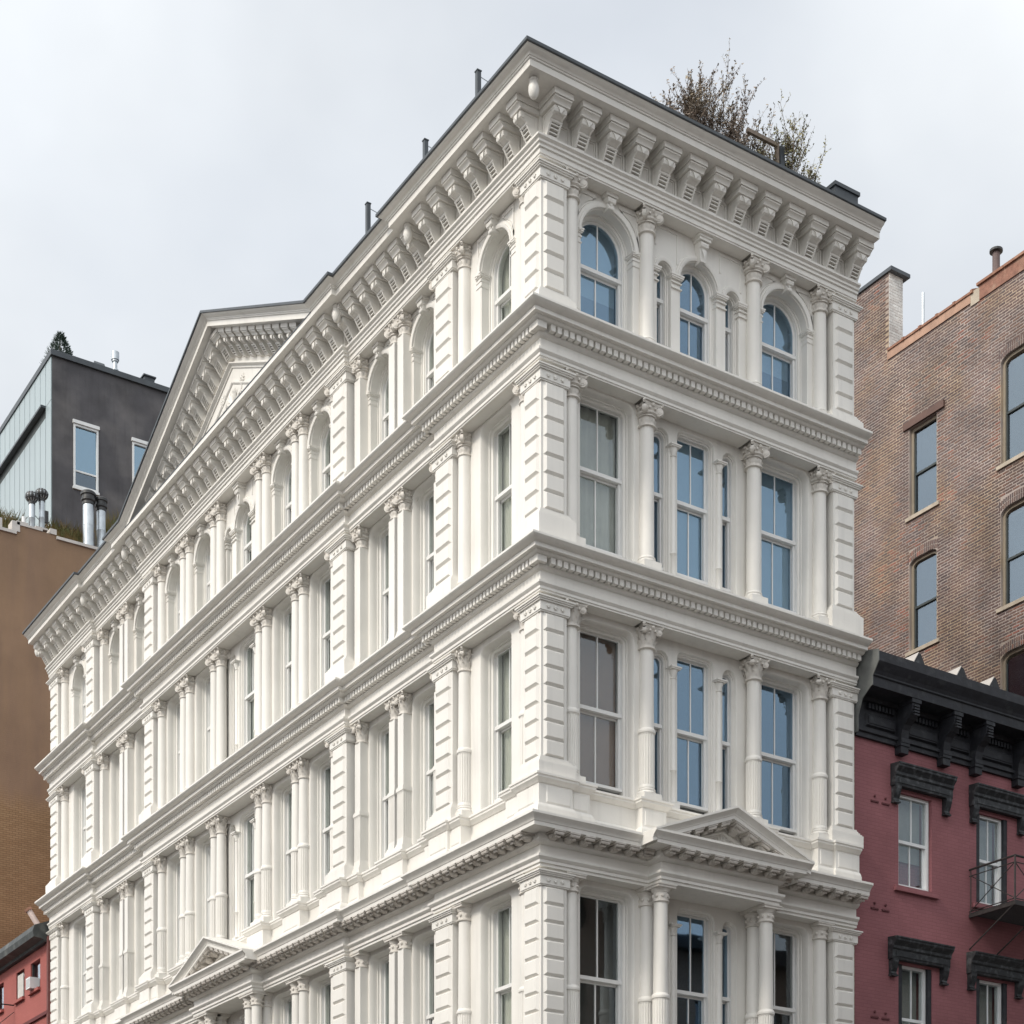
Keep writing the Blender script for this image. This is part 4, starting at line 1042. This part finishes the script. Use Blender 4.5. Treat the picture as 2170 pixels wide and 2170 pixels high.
b.tube((fx0, yR, zt), (fx0, fy, zt), .022, n=6); b.tube((fx0, fy, zt), (fx1, fy, zt), .022, n=6)
b.tube((fx0, yR, zt-.13), (fx0, fy, zt-.13), .012, n=5); b.tube((fx0, fy, zt-.13), (fx1, fy, zt-.13), .012, n=5)
b.tube((fx0, yR, fz+.06), (fx0, fy, fz+.06), .012, n=5); b.tube((fx0, fy, fz+.06), (fx1, fy, fz+.06), .012, n=5)
b.tube((fx0, fy, fz), (fx0, fy, zt), .02, n=6); b.tube((fx0, yR-.04, fz), (fx0, yR-.04, zt), .012, n=6)
b.tube((fx0, yR-.04, zt-.13), (fx0, fy, fz+.06), .010, n=5); b.tube((fx0, fy, zt-.13), (fx0, yR-.04, fz+.06), .010, n=5); b.ball((fx0, (fy+yR)/2, fz+.42), .035, 6, 4)
for k in range(4):
    x0 = fx0+k*.85; x1 = x0+.85
    b.tube((x0, fy, zt-.13), (x1, fy, fz+.06), .010, n=5); b.tube((x1, fy, zt-.13), (x0, fy, fz+.06), .010, n=5); b.tube((x1, fy, fz), (x1, fy, zt), .014, n=5); b.ball(((x0+x1)/2, fy, fz+.42), .035, 6, 4)
add('railing', b.mesh('railing', IRON), FE)

# ================================================================== BROWN BRICK BUILDING (far right)
BX = 14.4
BB = thing('brick_building', 'tall brown brick building rising behind the red one', 'building', (BX, 1, GZ))
wd_ = [(5.12, .44), (2.28, .47)]
def bwall(zb, znext, ops):
    b = panel(ops, -8.6, -.2, znext-zb, [(0, 0), (0, .16)], 6)
    add('wall', b.mesh('wall', MORTAR), BB, fm('B', 0, -BX-.008, zb))
brow = [(20.97, 25.28, [(5.12, .44, 2.12, .01, .01), (2.28, .47, 2.45, .30, .16)]), (17.74, 20.97, [(5.12, .44, 2.20, .25, .13), (2.28, .47, 2.25, .30, .16)]), (14.45, 17.74, [(5.12, .44, 2.2, .25, .13), (2.28, .47, 2.25, .30, .16)])]
for zb, zn, ops in brow:
    bwall(zb, zn, [(-s, g, h, r_, rz) for s, g, h, r_, rz in ops])
add('wall_mass', MB().box(BX+.20, 26, .2, 14, GZ, 25.2).box(BX+.01, 26, 8.6, 14, GZ, 25.2).box(BX+.01, 26, .2, 14, GZ, 14.45).mesh('wall_mass', MORTAR), BB)
def inwin(y, z):
    for zb, zn, ops in brow:
        for s, g, h, r_, rz in ops:
            ar = .23 if rz > .05 else .12
            if abs(y-s) < g+.005 and zb-.03 < z < zb+h+ar: return True
    return False
bm_ = MB().frust(-.094, .094, -.0215, .0215, 0, -.006, .003).mesh('brick', BRICKS)
rb = random.Random(5); big = MB(); singles = 0
for k in range(int((25.27-13.3)/.0675)):
    z = 13.3+.0675*k+.03
    for j in range(-1, 42):
        y = .35+.205*j+(.1025 if k % 2 else 0)
        if y < .3 or y > 8.45: continue
        if z > 25.03 and y < 3.45 and y > .0: continue
        jy, jd = rb.uniform(-.006, .006), rb.uniform(-.002, .002)
        Mx = fm('B', y+jy, -BX-.008+jd, z+rb.uniform(-.003, .003))
        if inwin(y-.1, z) or inwin(y+.1, z):           # cut bricks beside the windows
            a0, b0 = y-.094, y+.094
            while a0 < b0 and inwin(a0, z): a0 += .01
            while b0 > a0 and inwin(b0, z): b0 -= .01
            if b0-a0 > .03 and not inwin((a0+b0)/2, z): big.add(MB().frust(-(b0-a0)/2, (b0-a0)/2, -.0215, .0215, 0, -.006, .003), fm('B', (a0+b0)/2, -BX-.008+jd, z))
            continue
        if 1.7 < y < 3.2 and singles < 300 and 22.3 < z < 25.0:
            add('brick', bm_, BB, Mx); singles += 1
        else: big.add(MB().frust(-.094, .094, -.0215, .0215, 0, -.006, .003), Mx)
for k in range(29):      # chimney stack
    z = 25.2775+.0675*k
    for j in range(7):
        y = 6.34+.205*j+(.1025 if k % 2 else 0)
        if y > 7.5: continue
        big.add(MB().frust(-.094, .094, -.0215, .0215, 0, -.006, .003), fm('B', y, -BX-.008+rb.uniform(-.003, .004), z))
for zb, zn, ops in brow:  # brick-on-end arches over the windows
    for s, g, h, r_, rz in ops:
        if rz < .05: continue
        n = 17
        for k in range(n):
            for rowk in range(2):
                t = (k+.5)/n*2-1; x = s+t*(g+.06); z = zb+h-rz*(1-math.sqrt(max(0, 1-(abs(t)*.92)**2)))*1.0+.06+rowk*.115
                big.add(MB().frust(-.022, .022, -.052, .052, 0, -.006, .003), fm('B', x, -BX-.008, z) @ Matrix.Rotation(-t*.28*-1, 4, 'Y'))
o = add('brickwork', big.mesh('brickwork', BRICKS), BB); o['kind'] = 'stuff'
ch = MB().box(BX+.009, BX+.47, 6.235, 8.0, 25.2, 27.22)
cho = add('chimney', ch.mesh('chimney', MORTAR), BB)
wb_ = MB()
for k in range(29):
    z = 25.33+.0675*k
    for j in range(3):
        x = BX+.11+.205*j-(.1 if k % 2 else 0)
        x0, x1 = max(x-.098, BX+.012), min(x+.098, BX+.468)
        if x1-x0 > .03: wb_.box(x0, x1, 6.225+rb.uniform(-.003, .003), 6.24, z-.029, z+.029)
o = add('chimney_bricks', wb_.mesh('chimney_bricks', WBRICK), cho); o['kind'] = 'stuff'
add('chimney_whitewash', MB().box(BX+.0115, BX+.471, 6.229, 6.2345, 25.25, 27.21).mesh('chimney_whitewash', mat('whitewash', (.60, .58, .55), .9, .1, 5.)), cho)
add('chimney_cap', MB().box(BX-.05, BX+.60, 6.10, 8.1, 27.221, 27.31).mesh('chimney_cap', COPING), cho)
for k in range(5):
    y0 = 6.24-k*.54; m_ = TERRA
    add('coping_tile', MB().rings([[(BX-.05, y, 25.30), (BX-.055, y, 25.35), (BX+.12, y, 25.43), (BX+.30, y, 25.35), (BX+.30, y, 25.30)] for y in (y0, y0-.525)], True, True).mesh('coping_tile', TERRA), BB)
    add('tile_roll', MB().rings([[(BX-.065, y, 25.295), (BX-.07, y, 25.365), (BX+.12, y, 25.455), (BX+.31, y, 25.365), (BX+.31, y, 25.295)] for y in (y0-.49, y0-.55)], True, True).mesh('tile_roll', TERRA), BB)
add('flashing', MB().box(BX-.022, BX-.010, 3.62, 6.27, 25.10, 25.299).mesh('flashing', TERRAF), BB)
add('flashing', MB().box(BX-.022, BX-.010, .3, 3.35, 25.04, 25.36).mesh('flashing', mat('orange_brick_band', (.28, .14, .10), .85, .25, 8., .1, .2, 60, col2=(.34, .22, .16), patch=(.5, .7), pscale=3)), BB)
for k in range(4):
    y0 = 3.40-k*.80
    add('coping_tile', MB().rings([[(BX-.07, y, 25.362), (BX-.075, y, 25.42), (BX+.12, y, 25.50), (BX+.30, y, 25.42), (BX+.30, y, 25.362)] for y in (y0, y0-.78)], True, True).mesh('coping_tile', TERRA), BB)
add('parapet_patch', MB().box(BX-.016, BX+.3, 3.35, 3.62, 25.02, 25.34).mesh('parapet_patch', SILLST), BB)
def bwin(s, g, zb, h, r_, rz, sill):
    M = fm('B', s, -BX-.10, zb)
    o = add('window', frame_ring(g, h, r_, .07, -.02, .10, .05, rzo=rz).mesh('window', TANFR), BB, M)
    add('meeting_rail', MB().box(-g+.06, g-.06, .01, .05, h*.47, h*.47+.05).box(-g+.065, -g+.10, .012, .06, .04, h*.9).box(g-.10, g-.065, .012, .06, .04, h*.9).mesh('meeting_rail', PANELD), o, M)
    add('pane', MB().box(-g+.05, g-.05, .052, .058, .04, h*.48).mesh('pane', GLASS_F), o, M); add('pane', MB().box(-g+.05, g-.05, .03, .036, h*.48, h-.04-rz*.6).mesh('pane', GLASS_F), o, M)
    add('curtain', MB().box(-g+.1, g-.1, .20, .21, 0 if sill else h*.5, h-.1).mesh('curtain', CURT if sill else BLIND), o, M)
    add('sill', MB().box(-g-.10, g+.10, -.14, .02, -.09, -.002).mesh('sill', SILLST), o, M)
for i_, (zb, zn, ops) in enumerate(brow):
    for j_, (s, g, h, r_, rz) in enumerate(ops): bwin(s, g-.005, zb+.002, h-.004, r_, rz, i_ == 1)
add('lintel', MB().box(BX-.05, BX+.02, 4.42, 5.72, 23.10, 23.26).mesh('lintel', mat('brown_lintel', (.13, .075, .06), .7, .15)), BB)
o = thing('vent_pipe', 'brown capped vent pipe on the brick building parapet', 'pipe', (BX+.2, 3.05, 25.3)); add('pipe', MB().lathe([(.085, 25.3), (.085, 26.02)], 14, (BX+.2, 3.05)).mesh('pipe', mat('brown_pipe', (.13, .09, .085), .6, .2)), o); add('cap', MB().lathe([(.09, 26.03), (.15, 26.04), (.15, 26.09), (.10, 26.12)], 14, (BX+.2, 3.05)).mesh('cap', DARKM), o)
o = thing('roof_rod', 'thin grey metal rod standing beside the brick chimney', 'rod', (BX+.2, 5.30, 25.3)); add('rod', MB().lathe([(.035, 25.3), (.035, 26.30)], 8, (BX+.2, 5.30)).mesh('rod', GALV), o); add('stay', MB().tube((BX+.2, 5.30, 25.50), (BX+.6, 5.75, 25.46), .01, n=5).mesh('stay', GALV), o)

# ================================================================== LEFT SIDE
SR_ = thing('small_red_building', 'low red building with dark sloping cornice at bottom left', 'building', (0, 26, GZ))
b = panel([(-27.0, .45, .85, .01), (-28.45, .40, .85, .01), (-30.6, .45, .85, .01)], -33.9, -25.66, 13.35-12.0, [(0, 0), (0, .15)])
add('wall', b.mesh('wall', REDL), SR_, fm('B', 0, -.02, 12.0))
add('wall_base', MB().box(.02, 8, 25.66, 33.9, GZ, 12.0).box(.45, 8, 25.66, 33.9, 12.0, 13.3).mesh('wall_base', REDL), SR_)
add('string_course', MB().box(-.05, .019, 25.7, 33.9, 11.05, 11.15).mesh('string_course', mat('dark_red', (.12, .03, .03), .8, .1)), SR_)
co = MB().rings([[(.05, y, 13.15), (-.10, y, 13.15), (-.14, y, 13.22), (-.42, y, 13.26), (-.46, y, 13.42), (-.40, y, 13.60), (.05, y, 13.78)] for y in (25.75, 33.9)], True, True)
add('cornice', co.mesh('cornice', mat('weathered_black', (.045, .05, .05), .6, .3, 3., 0, .3, 9, col2=(.12, .125, .12), patch=(.5, .7), pscale=2.)), SR_)
add('return_wall', MB().box(-.04, .02, 25.655, 25.78, 10.0, 13.3).mesh('return_wall', mat('dark_red_pier', (.16, .06, .055), .8, .2)), SR_)
for y, g in ((27.0, .44), (28.45, .39), (30.6, .44)):
    o = add('window', MB().box(.06, .12, y-g, y+g, 12.0, 12.06).box(.06, .12, y-g, y-g+.06, 12.06, 12.84).box(.06, .12, y+g-.06, y+g, 12.06, 12.84).mesh('window', IRON), SR_)
    add('pane', MB().box(.13, .136, y-g+.04, y+g-.04, 12.04, 12.84).mesh('pane', GLASS_C), o)
    add('sill', MB().box(-.07, .019, y-g-.06, y+g+.06, 11.90, 11.985).mesh('sill', REDL), SR_)
add('shutter', MB().box(.03, .058, 28.2, 28.75, 12.05, 12.75).mesh('shutter', PALE), SR_)
ACU = thing('air_conditioner', 'white air conditioner in the upper window of the small red building', 'air conditioner', (-.1, 27.05, 12.0))
add('case', MB().box(-.20, .10, 26.84, 27.22, 12.0, 12.33).mesh('case', WFRAME), ACU)
add('grille', MB().box(-.206, -.2015, 26.88, 27.18, 12.04, 12.29).mesh('grille', mat('grille', (.45, .46, .47), .6, .1)), ACU)
fe2 = thing('iron_balcony', 'black iron fire escape balcony at the left edge of the photo', 'balcony', (-.5, 29.6, 10.7))
b = MB()
for k in range(16):
    x = -1.0+k*.066; b.box(x-.01, x+.01, 29.0, 32, 10.72, 10.75)
add('floor_grate', b.mesh('floor_grate', IRON), fe2)
b = MB().box(-1.03, -.99, 29.0, 32, 10.62, 10.718).box(-.99, .0, 29.0, 29.04, 10.62, 10.718)
b.tube((-1, 29.02, 10.70), (-1, 29.02, 11.9), .02); b.tube((-1, 29.02, 11.9), (-1, 32, 11.9), .02); b.tube((-1, 29.02, 11.9), (0, 29.02, 11.9), .02); b.tube((0, 29.02, 11.7), (-1, 29.02, 10.8), .012); b.tube((0, 29.02, 10.8), (-1, 29.02, 11.7), .012)
for k in range(3): b.tube((-1, 29.02+k, 11.8), (-1, 30.02+k, 10.8), .012); b.tube((-1, 30.02+k, 11.8), (-1, 29.02+k, 10.8), .012)
add('railing', b.mesh('railing', IRON), fe2)
vp = thing('tilted_vent_pipe', 'short tilted pale vent pipe by the lower left end of the white building', 'pipe', (-.1, 25.9, 13.7))
add('pipe', MB().tube((-.22, 25.95, 13.62), (-.46, 26.07, 14.06), .085, n=12).mesh('pipe', mat('pale_pipe', (.62, .50, .46), .6, .1)), vp)
add('cap', MB().tube((-.458, 26.069, 14.055), (-.495, 26.088, 14.12), .115, n=12).mesh('cap', TERRA), vp)

BL = thing('tan_building', 'tall windowless tan and brown party wall at left behind the white building', 'building', (2, 34, GZ))
wl = MB().box(-.02, 1.62, 34, 46, GZ, 28.88).box(1.62, 2.96, 34.001, 46, GZ, 29.22).box(2.96, 18, 34, 46, GZ, 29.08)
add('wall', wl.mesh('wall', BROWN), BL)
add('parapet_coping', MB().box(-.05, 1.60, 33.94, 34.3, 28.881, 28.98).mesh('parapet_coping', PALE), BL)
add('parapet_coping', MB().box(2.98, 18, 33.94, 34.3, 29.081, 29.18).mesh('parapet_coping', PALE), BL)
for x0, x1, z0, z1 in ((1.45, 1.72, 28.985, 29.32), (1.62, 2.0, 29.221, 29.36), (2.0, 2.5, 29.222, 29.29), (2.25, 2.68, 29.291, 29.35), (2.75, 2.98, 29.222, 29.40), (.9, 1.12, 28.985, 29.30)):
    add('parapet_stone', MB().box(x0, x1, 33.97, 34.4, z0, z1).mesh('parapet_stone', PALE), BL)
PH = thing('rooftop_house', 'dark stucco rooftop house with pale metal side on the tan building', 'building', (4.2, 38, 29.1))
px, py = 4.15, 38.0
z0p, z1p = 29.1, 37.72
b = panel([(5.41-8.1, .47, 35.50-33.2, .01), (7.66-8.1, .47, 35.50-33.2, .01)], px-8.1, 14-8.1, z1p-33.2, [(0, 0), (0, .10)])
add('wall', b.mesh('wall', STUCCO), PH, fm('A', 8.1, -py, 33.2))
add('wall_base', MB().box(px, 14, py, py+.4, z0p, 33.2).box(px+.06, 14, py+.5, py+12, z0p, z1p-.02).mesh('wall_base', STUCCO), PH)
for s in (5.41, 7.66):
    M = fm('A', s, -py-.04, 33.2)
    o = add('window', frame_ring(.47, 2.30, .012, .07, -.07, .05, .07).box(-.45, .45, -.03, .03, .58, .64).box(-.50, .50, -.12, .0, 2.31, 2.43).box(-.50, .50, -.10, .0, -.09, -.002).mesh('window', WFRAME), PH, M)
    add('pane', MB().box(-.42, .42, .0, .006, .64, 2.25).mesh('pane', glass('blue_glass', (.55, .75, .9), .42, (.35, .45, .5))), o, M); add('pane', MB().box(-.42, .42, .0, .006, .06, .58).mesh('pane', GLASS_F), o, M)
add('roof_edge', MB().box(px-.08, 14, py-.10, py+12, z1p, z1p+.20).mesh('roof_edge', COPING), PH)
for k in range(16):
    y0 = py+.02+k*.62
    add('metal_panel', MB().box(px-.035, px-.002, y0+.02, y0+.60, 36.15, z1p-.004).mesh('metal_panel', PANELM), PH)
    add('metal_panel', MB().box(px-.035, px-.002, y0+.02, y0+.60, 29.2, 35.75 if k else 36.13).mesh('metal_panel', PANELM), PH)
    if k: add('window_band', MB().box(px-.012, px-.002, y0+.0, y0+.62, 35.752, 36.148).mesh('window_band', PANELD), PH)
add('side_wall', MB().box(px-.0015, px+.05, py+.002, py+12, z0p, z1p-.005).mesh('side_wall', PANELD), PH)
add('canopy', MB().box(px-.22, px-.036, py+.62, py+10, 36.10, 36.18).mesh('canopy', COPING), PH)
def stack(name, label, x, y, z0, z1, r_, kind):
    t = thing(name, label, 'vent', (x, y, z0), 'metal roof vents')
    add('pipe', MB().lathe([(r_, z0), (r_, z0+(z1-z0)*.55), (r_*1.02, z0+(z1-z0)*.552), (r_*1.02, z0+(z1-z0)*.57), (r_, z0+(z1-z0)*.575), (r_, z1)], 18, (x, y)).mesh('pipe', GALV, 40), t)
    if kind == 'turbine':
        add('turbine', MB().ball((x, y, z1+.18), .23, 14, 8, 1, 1, .85).mesh('turbine', DARKM, 40), t)
        b_ = MB()
        for k in range(12):
            a = 2*PI*k/12; b_.rings([[(x+.235*math.cos(p)*math.cos(a+q), y+.235*math.cos(p)*math.sin(a+q), z1+.18+.20*math.sin(p)) for p in (-1.2, -.7, 0, .7, 1.2)] for q in (0, .12)], False)
        add('vanes', b_.mesh('vanes', GALV, 40), t); add('collar', MB().lathe([(r_*1.15, z1-.08), (r_*1.15, z1+.02)], 16, (x, y)).mesh('collar', DARKM), t)
    else:
        add('cap', MB().lathe([(r_*1.02, z1-.12), (r_*1.12, z1-.11), (r_*1.12, z1-.02), (r_*1.35, z1+.02), (r_*1.35, z1+.08), (r_*1.2, z1+.10), (r_*1.2, z1+.20), (r_*1.42, z1+.22), (r_*1.42, z1+.30), (r_*1.2, z1+.34)], 18, (x, y)).mesh('cap', DARKM, 40), t)
stack('turbine_vent', 'left of the two spinning turbine vents on the tan parapet', 2.32, 34.6, 29.2, 30.42, .10, 'turbine')
stack('turbine_vent', 'right and taller of the two turbine vents on the tan parapet', 2.68, 34.65, 29.2, 30.64, .10, 'turbine')
stack('flue_stack', 'wider of the two grey metal flue stacks behind the parapet', 4.31, 34.6, 29.1, 30.98, .185, 'cap')
stack('flue_stack', 'slimmer grey metal flue stack nearest the white cornice', 4.79, 34.65, 29.1, 30.92, .155, 'cap')
t = thing('short_vent', 'short white vent stub left of the turbine vents', 'vent', (2.04, 34.6, 29.2)); add('pipe', MB().lathe([(.07, 29.2), (.07, 29.84)], 12, (2.04, 34.6)).mesh('pipe', WFRAME), t)
add('vent_wire', MB().tube((2.2, 34.7, 29.4), (2.4, 34.7, 30.1), .012, n=5).tube((2.4, 34.7, 30.1), (2.66, 34.7, 29.9), .012, n=5).box(2.80, 2.92, 34.65, 34.75, 29.9, 30.3).mesh('vent_wire', DARKM), t)
def grasses(name, label, x0, x1, y, z, h, n, seed):
    rnd = random.Random(seed); b_ = MB()
    for _ in range(n):
        x = rnd.uniform(x0, x1); yy = y+rnd.uniform(-.3, .3); a = rnd.uniform(0, 2*PI); l_ = h*rnd.uniform(.5, 1.1); le = rnd.uniform(.1, .5)
        w_ = .010; p = Vector((x, yy, z)); q = p+Vector((math.cos(a)*le*.3, math.sin(a)*le*.3, l_*.6)); r2 = p+Vector((math.cos(a)*le, math.sin(a)*le, l_*.9))
        b_.quad(p+Vector((-w_, 0, 0)), p+Vector((w_, 0, 0)), q+Vector((w_, 0, 0)), q+Vector((-w_, 0, 0))); b_.quad(q+Vector((-w_, 0, 0)), q+Vector((w_, 0, 0)), r2)
    o_ = add(name, b_.mesh(name, GRASSM)); tag(o_, label, 'grass'); o_['kind'] = 'stuff'
grasses('dry_grass', 'dry tan grass on the tan roof at the left edge', .6, 2.2, 35.6, 29.5, .95, 900, 1)
grasses('dry_grass', 'dry tan grass between the turbine vents and flue stacks', 3.1, 4.4, 35.6, 29.7, .85, 800, 2)
grasses('dry_grass', 'green and tan grass right of the flue stacks by the cornice', 5.1, 6.6, 35.6, 29.4, 2.1, 900, 3)
o = thing('roof_chimney', 'slim metal chimney on top of the dark rooftop house', 'chimney', (6.75, 38.6, 37.9))
add('pipe', MB().lathe([(.10, 37.9), (.10, 38.28), (.13, 38.285), (.13, 38.33), (.08, 38.34), (.08, 38.62), (.12, 38.63), (.12, 38.68)], 14, (6.75, 38.6)).mesh('pipe', GALV, 40), o); add('cap', MB().lathe([(.15, 38.69), (.15, 38.98)], 14, (6.75, 38.6)).mesh('cap', GALV, 40), o)
o = thing('roof_hatch', 'dark wedge shaped hatch on the dark rooftop house', 'hatch', (6.1, 38.6, 37.9)); add('lid', MB().ext([(38.3, 37.92), (39.0, 37.92), (38.65, 38.45)], 5.95, 6.35).mesh('lid', COPING), o)
o = thing('roof_unit', 'small dark box on the right of the dark rooftop house', 'roof box', (8.0, 38.4, 37.9)); add('case', MB().box(7.75, 8.15, 38.2, 38.6, 37.92, 38.25).mesh('case', COPING), o); add('top', MB().box(7.70, 8.20, 38.15, 38.65, 38.251, 38.30).mesh('top', COPING), o)
ev = thing('roof_conifer', 'small dark evergreen on the dark rooftop house', 'tree', (4.78, 39.0, 37.9))
add('trunk', MB().tube((4.78, 39, 37.8), (4.78, 39, 39.1), .05, .01).mesh('trunk', BARK), ev)
rnd = random.Random(4); b = MB()
for k in range(1500):
    t = rnd.random()**1.3; z = 37.9+t*1.25; rr = (.62*(1-t)+.06)*math.sqrt(rnd.uniform(.15, 1)); a = rnd.uniform(0, 2*PI)
    p = Vector((4.78+rr*math.cos(a), 39+rr*math.sin(a), z+rnd.uniform(-.05, .1)))
    d = Vector((math.cos(a), math.sin(a), rnd.uniform(.2, 1.2))).normalized(); u = d.orthogonal().normalized()
    b.quad(p, p+d*.07+u*.028, p+d*.15, p+d*.07-u*.028)
o = add('crown', b.mesh('crown', NEEDLE), ev); o['kind'] = 'stuff'

# ================================================================== ACROSS THE STREETS (one seen in the window glass, one added to block skylight)
OB = thing('opposite_building', 'brown brick building across the side street, reflected in the lower windows', 'building', (0, -18.2, GZ))
OBM = coursed('opposite_brick', (.26, .17, .13), (.23, .15, .11), (.32, .27, .23), .21, .068, 'A', .12)
OBM2 = coursed('blocker_brick', (.17, .10, .075), (.15, .09, .065), (.22, .18, .15), .21, .068, 'B', .12)
def opp(x0, x1, zt, ncol):
    wd = (x1-x0)/ncol; zz = GZ
    while zz < zt-.5:
        h = min(4.0, zt-zz)
        ops = [(wd*(k+.5), .55, min(2.3, h-.6), .01) for k in range(ncol)] if h > 2 else []
        o_ = add('wall', panel(ops, 0, x1-x0, h, [(0, 0), (0, .2)]).mesh('wall', OBM), OB, Matrix.Translation((x1, -18.2, zz)) @ Matrix.Rotation(PI, 4, 'Z'))
        zz += 4.0
    add('glazing', MB().box(x0+.05, x1-.05, -18.46, -18.42, GZ, zt-.1).mesh('glazing', GLASS_F), OB)
    add('wall_mass', MB().box(x0+.02, x1-.02, -30, -18.7, GZ, zt-.02).mesh('wall_mass', OBM), OB)
    add('cornice', MB().box(x0-.1, x1+.1, -18.7, -17.7, zt, zt+.5).mesh('cornice', BLACK), OB)
opp(-2.8, 15.5, 16.6, 7); opp(15.6, 45, 14.0, 11)
WE = thing('skylight_blocker', 'unseen brick building added across the avenue to block low skylight', 'building', (-20.5, 10, GZ))  # added out of view: cuts low skylight so cornice undersides darken
for k in range(4):
    add('wall', panel([(2.2+4.4*j, .6, 2.3, .01) for j in range(15)], 0, 66, 3.6, [(0, 0), (0, .2)]).mesh('wall', OBM2), WE, Matrix.Translation((-20.5, -6, GZ+3.6*k)) @ Matrix.Rotation(PI/2, 4, 'Z'))
add('glazing', MB().box(-20.76, -20.72, -5.9, 59.9, GZ, 12.6).mesh('glazing', GLASS_F), WE)
add('wall_mass', MB().box(-34, -21, -5.95, 59.95, GZ, 12.65).mesh('wall_mass', OBM2), WE)
add('cornice', MB().box(-21, -20.0, -6.1, 60.1, 12.7, 13.3).mesh('cornice', BLACK), WE)
